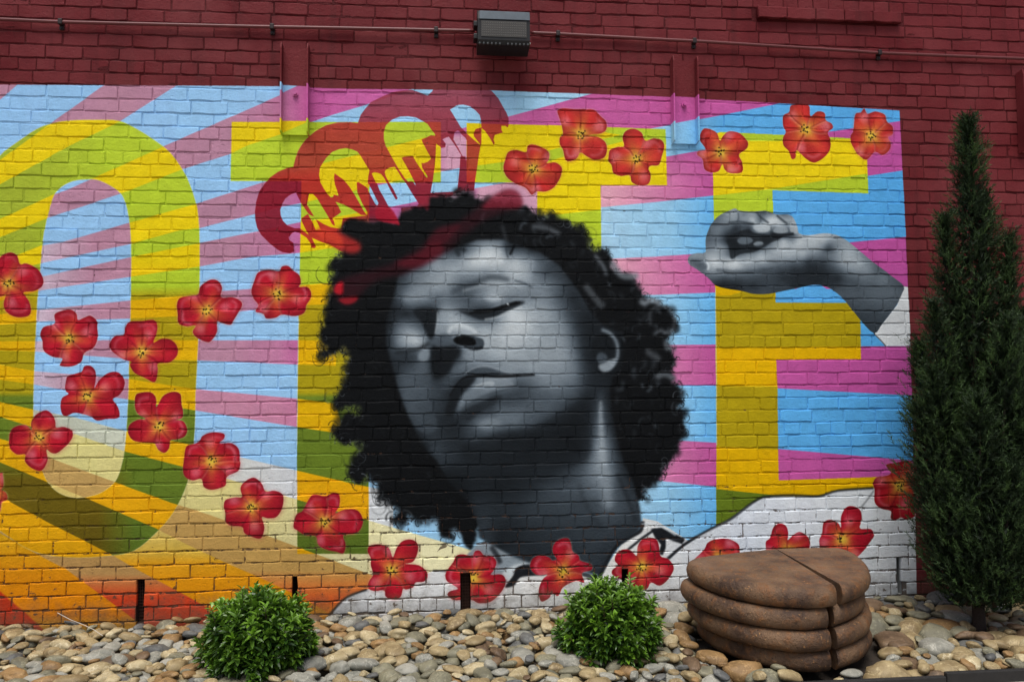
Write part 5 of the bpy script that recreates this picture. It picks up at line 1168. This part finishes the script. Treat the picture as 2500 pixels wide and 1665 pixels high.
def shrub(x, y, rx, rz, zc, seed, label):
    r = random.Random(seed); root = empty('round_shrub', (x, y, -.06), label, 'shrub', 'round clipped shrubs in the bed')
    V, F, T = [], [], []; stems = MB()
    C = Vector((0, 0, zc + .06))
    def leaf(p, d, up, L, W, tn):
        d, s, u = frame(d); a_ = r.uniform(-.5, .5); s, u = s * math.cos(a_) + u * math.sin(a_), u * math.cos(a_) - s * math.sin(a_)
        n = len(V); cup = W * .35
        V.extend([tuple(p), tuple(p + d * L * .38 + s * W * .5 + u * cup), tuple(p + d * L * .42), tuple(p + d * L * .38 - s * W * .5 + u * cup), tuple(p + d * L * .75 + s * W * .36 + u * (cup * .5 - L * .03)), tuple(p + d * L * .78 - u * L * .05), tuple(p + d * L * .75 - s * W * .36 + u * (cup * .5 - L * .03)), tuple(p + d * L - u * L * .12)])
        T.extend([tn * .7, tn, tn * .85, tn, tn, tn * .9, tn, tn])
        F.extend([[n, n + 1, n + 2], [n, n + 2, n + 3], [n + 1, n + 4, n + 5, n + 2], [n + 2, n + 5, n + 6, n + 3], [n + 4, n + 7, n + 5], [n + 5, n + 7, n + 6]])
    nros = 470
    for i in range(nros):
        # shoot tips over the rounded outline; some shorter shoots inside
        u = (i + .5) / nros; th = i * 2.39996 + r.uniform(-.2, .2); cz = 1 - 1.72 * u
        dirv = Vector((math.sqrt(max(0, 1 - cz * cz)) * math.cos(th), math.sqrt(max(0, 1 - cz * cz)) * math.sin(th), cz))
        lump = 1 + .22 * mnoise.noise((dirv.x * 2.2 + seed, dirv.y * 2.2, dirv.z * 2.2)) + .12 * mnoise.noise((dirv.x * 6, dirv.y * 6 + seed, dirv.z * 6))
        dep = lump * (r.uniform(.86, 1.08) if r.random() < .78 else r.uniform(.6, .84))
        p = C + Vector((dirv.x * rx * dep, dirv.y * rx * dep, dirv.z * rz * dep))
        if p.z < .03: continue
        out_ = (dirv * .75 + Vector((0, 0, .65))).normalized(); out_ = (out_ + Vector((r.uniform(-.3, .3), r.uniform(-.3, .3), r.uniform(-.2, .3)))).normalized()
        new = r.random() < .18 + .35 * max(0, dirv.z)
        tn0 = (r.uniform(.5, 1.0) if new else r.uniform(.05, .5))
        d, s, uu = frame(out_)
        for ring, (nl, open_, sc_) in enumerate(((4, .35, .75), (5, .95, 1.0), (5, 1.35, 1.05))):
            base = p - out_ * (.018 * ring)
            for k in range(nl):
                an = 2 * math.pi * k / nl + ring * .6 + r.uniform(-.25, .25)
                dd = d * math.cos(open_) + (s * math.cos(an) + uu * math.sin(an)) * math.sin(open_) + Vector((r.uniform(-.12, .12), r.uniform(-.12, .12), r.uniform(-.12, .12)))
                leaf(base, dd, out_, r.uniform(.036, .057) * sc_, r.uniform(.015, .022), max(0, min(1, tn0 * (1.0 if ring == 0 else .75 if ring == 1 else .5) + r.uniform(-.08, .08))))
        if i % 3 == 0: stems.tube([Vector((r.uniform(-.03, .03), r.uniform(-.03, .03), 0)), (C + p) * .5 - Vector((0, 0, .05)), p], [.007, .004, .002], 5, False)
    for i in range(16):                      # stray shoots above the clipped outline
        th = r.uniform(0, 6.283); cz = r.uniform(.2, .95); dirv = Vector((math.sqrt(1 - cz * cz) * math.cos(th), math.sqrt(1 - cz * cz) * math.sin(th), cz))
        p = C + Vector((dirv.x * rx, dirv.y * rx, dirv.z * rz)) * .95; d = (dirv * .5 + Vector((r.uniform(-.2, .2), r.uniform(-.2, .2), 1))).normalized(); L = r.uniform(.04, .085); tn = r.uniform(.6, 1)
        stems.tube([p - d * .05, p, p + d * L], [.003, .0025, .0012], 5, False)
        for k in range(9):
            an = k * 2.4; s_, u_ = frame(d)[1:]
            leaf(p + d * L * k / 8, d * .7 + (s_ * math.cos(an) + u_ * math.sin(an)) * .8, d, r.uniform(.03, .05), r.uniform(.012, .018), tn * r.uniform(.7, 1))
    # older inner leaves
    for i in range(900):
        dirv = Vector((r.gauss(0, 1), r.gauss(0, 1), r.gauss(0, 1))).normalized(); q = r.uniform(.35, .85)
        p = C + Vector((dirv.x * rx * q, dirv.y * rx * q, dirv.z * rz * q))
        if p.z < .03: continue
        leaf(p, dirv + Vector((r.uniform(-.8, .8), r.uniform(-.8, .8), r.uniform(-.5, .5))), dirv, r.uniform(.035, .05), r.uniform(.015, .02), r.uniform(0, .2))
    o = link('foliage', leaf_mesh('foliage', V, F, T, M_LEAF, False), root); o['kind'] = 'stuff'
    stems.build('stems', M_TWIG, root)
shrub(-.850, -.71, .234, .196, .128, 5, 'round leafy green shrub before the olive green stem of the first T')
shrub(.845, -.71, .228, .206, .118, 9, 'round leafy green shrub below the painted shirt collar')

# ------------------------------------------------------------------ conifer
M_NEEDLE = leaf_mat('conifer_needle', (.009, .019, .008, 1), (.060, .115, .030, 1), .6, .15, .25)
M_BARK = simple('conifer_bark', srgb(54, 44, 38), .9, var=.3, scale=60, bmp=.8)
def conifer(x, y, seed, label):
    r = random.Random(seed); root = empty('conifer_tree', (x, y, -.07), label, 'tree')
    V, F, T = [], [], []
    lobes = [(0.03, 0, .18, 2.84, .19, .0), (.19, -.05, .25, 2.17, .13, 0), (.29, .0, .25, 1.78, .12, 0), (-.20, -.03, .22, 1.82, .11, 0), (-.10, .02, .6, 2.30, .10, 0), (.11, .0, .6, 2.42, .10, 0), (-.24, -.06, .2, 1.44, .15, 0), (-.30, -.02, .25, 1.27, .12, 0), (.05, -.20, .22, 1.70, .17, 0), (.16, -.22, .22, 1.35, .16, 0), (-.12, -.22, .22, 1.30, .16, 0), (.30, -.12, .22, 1.20, .15, 0), (.33, .06, .22, 1.5, .14, 0), (.08, .18, .25, 1.9, .16, 0), (-.15, .17, .25, 1.6, .16, 0), (-.22, -.12, .2, .85, .15, 0), (.0, -.26, .2, .95, .15, 0), (.36, -.05, .2, .9, .13, 0)]
    twigs = MB()
    for (lx, ly, z0, z1, rad, _) in lobes:
        nb = int(640 * (z1 - z0) * (rad / .15))
        if z1 > 2.8: nb = int(nb * 1.15)
        axis_top = Vector((lx * 1.12, ly * 1.1, z1)); axis_bot = Vector((lx * .45, ly * .45, z0))
        for i in range(nb):
            t_ = r.random() ** .9; h = t_
            prof = min(1, (1 - h) * 2.0) ** .75 * (.62 + .38 * min(1, h * 5))
            a_ = r.uniform(0, 6.283); rr = rad * prof * (r.random() ** .5) * (1.22 if r.random() < .12 else 1.0) * (1 + .85 * mnoise.noise((lx * 9 + math.cos(a_) * 1.5, math.sin(a_) * 1.5 + ly * 7, h * 13)))
            c = axis_bot.lerp(axis_top, h)
            p = c + Vector((math.cos(a_) * rr, math.sin(a_) * rr, r.uniform(-.03, .03)))
            if p.z < .17: continue
            outw = Vector((math.cos(a_) * .75 + r.uniform(-.3, .3), math.sin(a_) * .75 + r.uniform(-.3, .3), .8 + r.uniform(-.4, .4))).normalized()
            depth = rr / (rad * prof + 1e-6)
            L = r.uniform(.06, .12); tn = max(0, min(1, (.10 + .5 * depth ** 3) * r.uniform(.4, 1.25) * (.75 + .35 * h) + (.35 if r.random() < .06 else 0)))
            d, s, u = frame(outw)
            # a flattened spray: a stem of scale leaves with side shoots
            for k in range(20):
                f_ = k / 19; b0 = p + d * L * f_ * .75
                an = r.uniform(0, 6.283); side = s * math.cos(an) + u * math.sin(an)
                dd = (d * r.uniform(.6, 1.1) + side * r.uniform(.4, 1.1)).normalized()
                l2 = L * r.uniform(.16, .36) * (1.1 - .5 * f_); w2 = r.uniform(.0013, .0027)
                ss = dd.cross(Vector((r.uniform(-1, 1), r.uniform(-1, 1), r.uniform(-1, 1)))).normalized() * w2
                n = len(V); V.extend([tuple(b0 - ss), tuple(b0 + ss), tuple(b0 + dd * l2)]); F.append([n, n + 1, n + 2]); T.extend([tn * .7, tn * .7, min(1, tn * 1.15)])
        for i in range(int(nb * .55)):        # broad dark filler blades close to the axis, against see-through gaps
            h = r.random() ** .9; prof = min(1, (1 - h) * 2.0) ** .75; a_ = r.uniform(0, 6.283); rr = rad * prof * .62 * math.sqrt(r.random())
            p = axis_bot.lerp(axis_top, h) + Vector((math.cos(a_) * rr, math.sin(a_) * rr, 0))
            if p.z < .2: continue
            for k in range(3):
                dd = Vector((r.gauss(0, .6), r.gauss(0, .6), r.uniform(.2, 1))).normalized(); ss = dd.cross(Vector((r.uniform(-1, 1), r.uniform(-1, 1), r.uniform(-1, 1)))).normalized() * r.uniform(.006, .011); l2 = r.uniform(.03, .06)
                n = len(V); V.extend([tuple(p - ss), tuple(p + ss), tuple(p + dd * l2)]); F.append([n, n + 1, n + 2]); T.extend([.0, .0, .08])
        twigs.tube([axis_bot * 1.0, axis_bot.lerp(axis_top, .5), axis_top - Vector((0, 0, .15))], [.014, .009, .002], 5, False)
    for i in range(280):                     # long shoots that break the outline
        (lx, ly, z0, z1, rad, _) = r.choice(lobes); h = r.uniform(.1, .97); a_ = r.uniform(0, 6.283)
        c = Vector((lx * .45, ly * .45, z0)).lerp(Vector((lx * 1.12, ly * 1.1, z1)), h); prof = min(1, (1 - h) * 2.0) ** .75
        p = c + Vector((math.cos(a_), math.sin(a_), 0)) * rad * prof * r.uniform(.7, 1.0); d = Vector((math.cos(a_) * .6, math.sin(a_) * .6, 1 + r.uniform(-.3, .5))).normalized(); L = r.uniform(.10, .19); tn0 = r.uniform(.3, .9)
        for k in range(34):
            f_ = k / 33; b0 = p + d * L * f_ + Vector((math.cos(a_), math.sin(a_), 0)) * .03 * f_ * f_
            sd = Vector((r.gauss(0, 1), r.gauss(0, 1), r.gauss(0, 1))).normalized(); dd = (d + sd * .8).normalized(); l2 = r.uniform(.014, .032) * (1.15 - .7 * f_)
            ss = dd.cross(sd).normalized() * r.uniform(.0013, .0024); n = len(V); V.extend([tuple(b0 - ss), tuple(b0 + ss), tuple(b0 + dd * l2)]); F.append([n, n + 1, n + 2]); T.extend([tn0 * .7] * 2 + [tn0])
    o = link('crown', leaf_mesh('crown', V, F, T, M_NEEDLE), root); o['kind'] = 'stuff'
    twigs.build('branches', M_BARK, root)
    tr = MB().tube([(-.005, 0, -.05), (0, 0, .05), (.0, .005, .2), (.01, 0, .45), (.02, 0, 1.0), (.03, 0, 2.2)], [.042, .034, .030, .028, .022, .006], 12)
    tr.build('trunk', M_BARK, root, True)
    print('conifer tris', len(F))
conifer(2.905, -.53, 4, 'slender dark green conifer standing before the red brick beside the mural')

# a loose white wire lying over the cobbles at the wall foot
wp = [(-2.06, -.05, .10), (-1.97, -.10, .075), (-1.88, -.16, .065), (-1.79, -.24, .060), (-1.71, -.33, .055)]
o = MB().tube(wp, .0015, 6).build('loose_wire', simple('white_wire', srgb(196, 190, 178), .5)); tag(o, 'thin white wire lying over the cobbles below the O', 'wire')
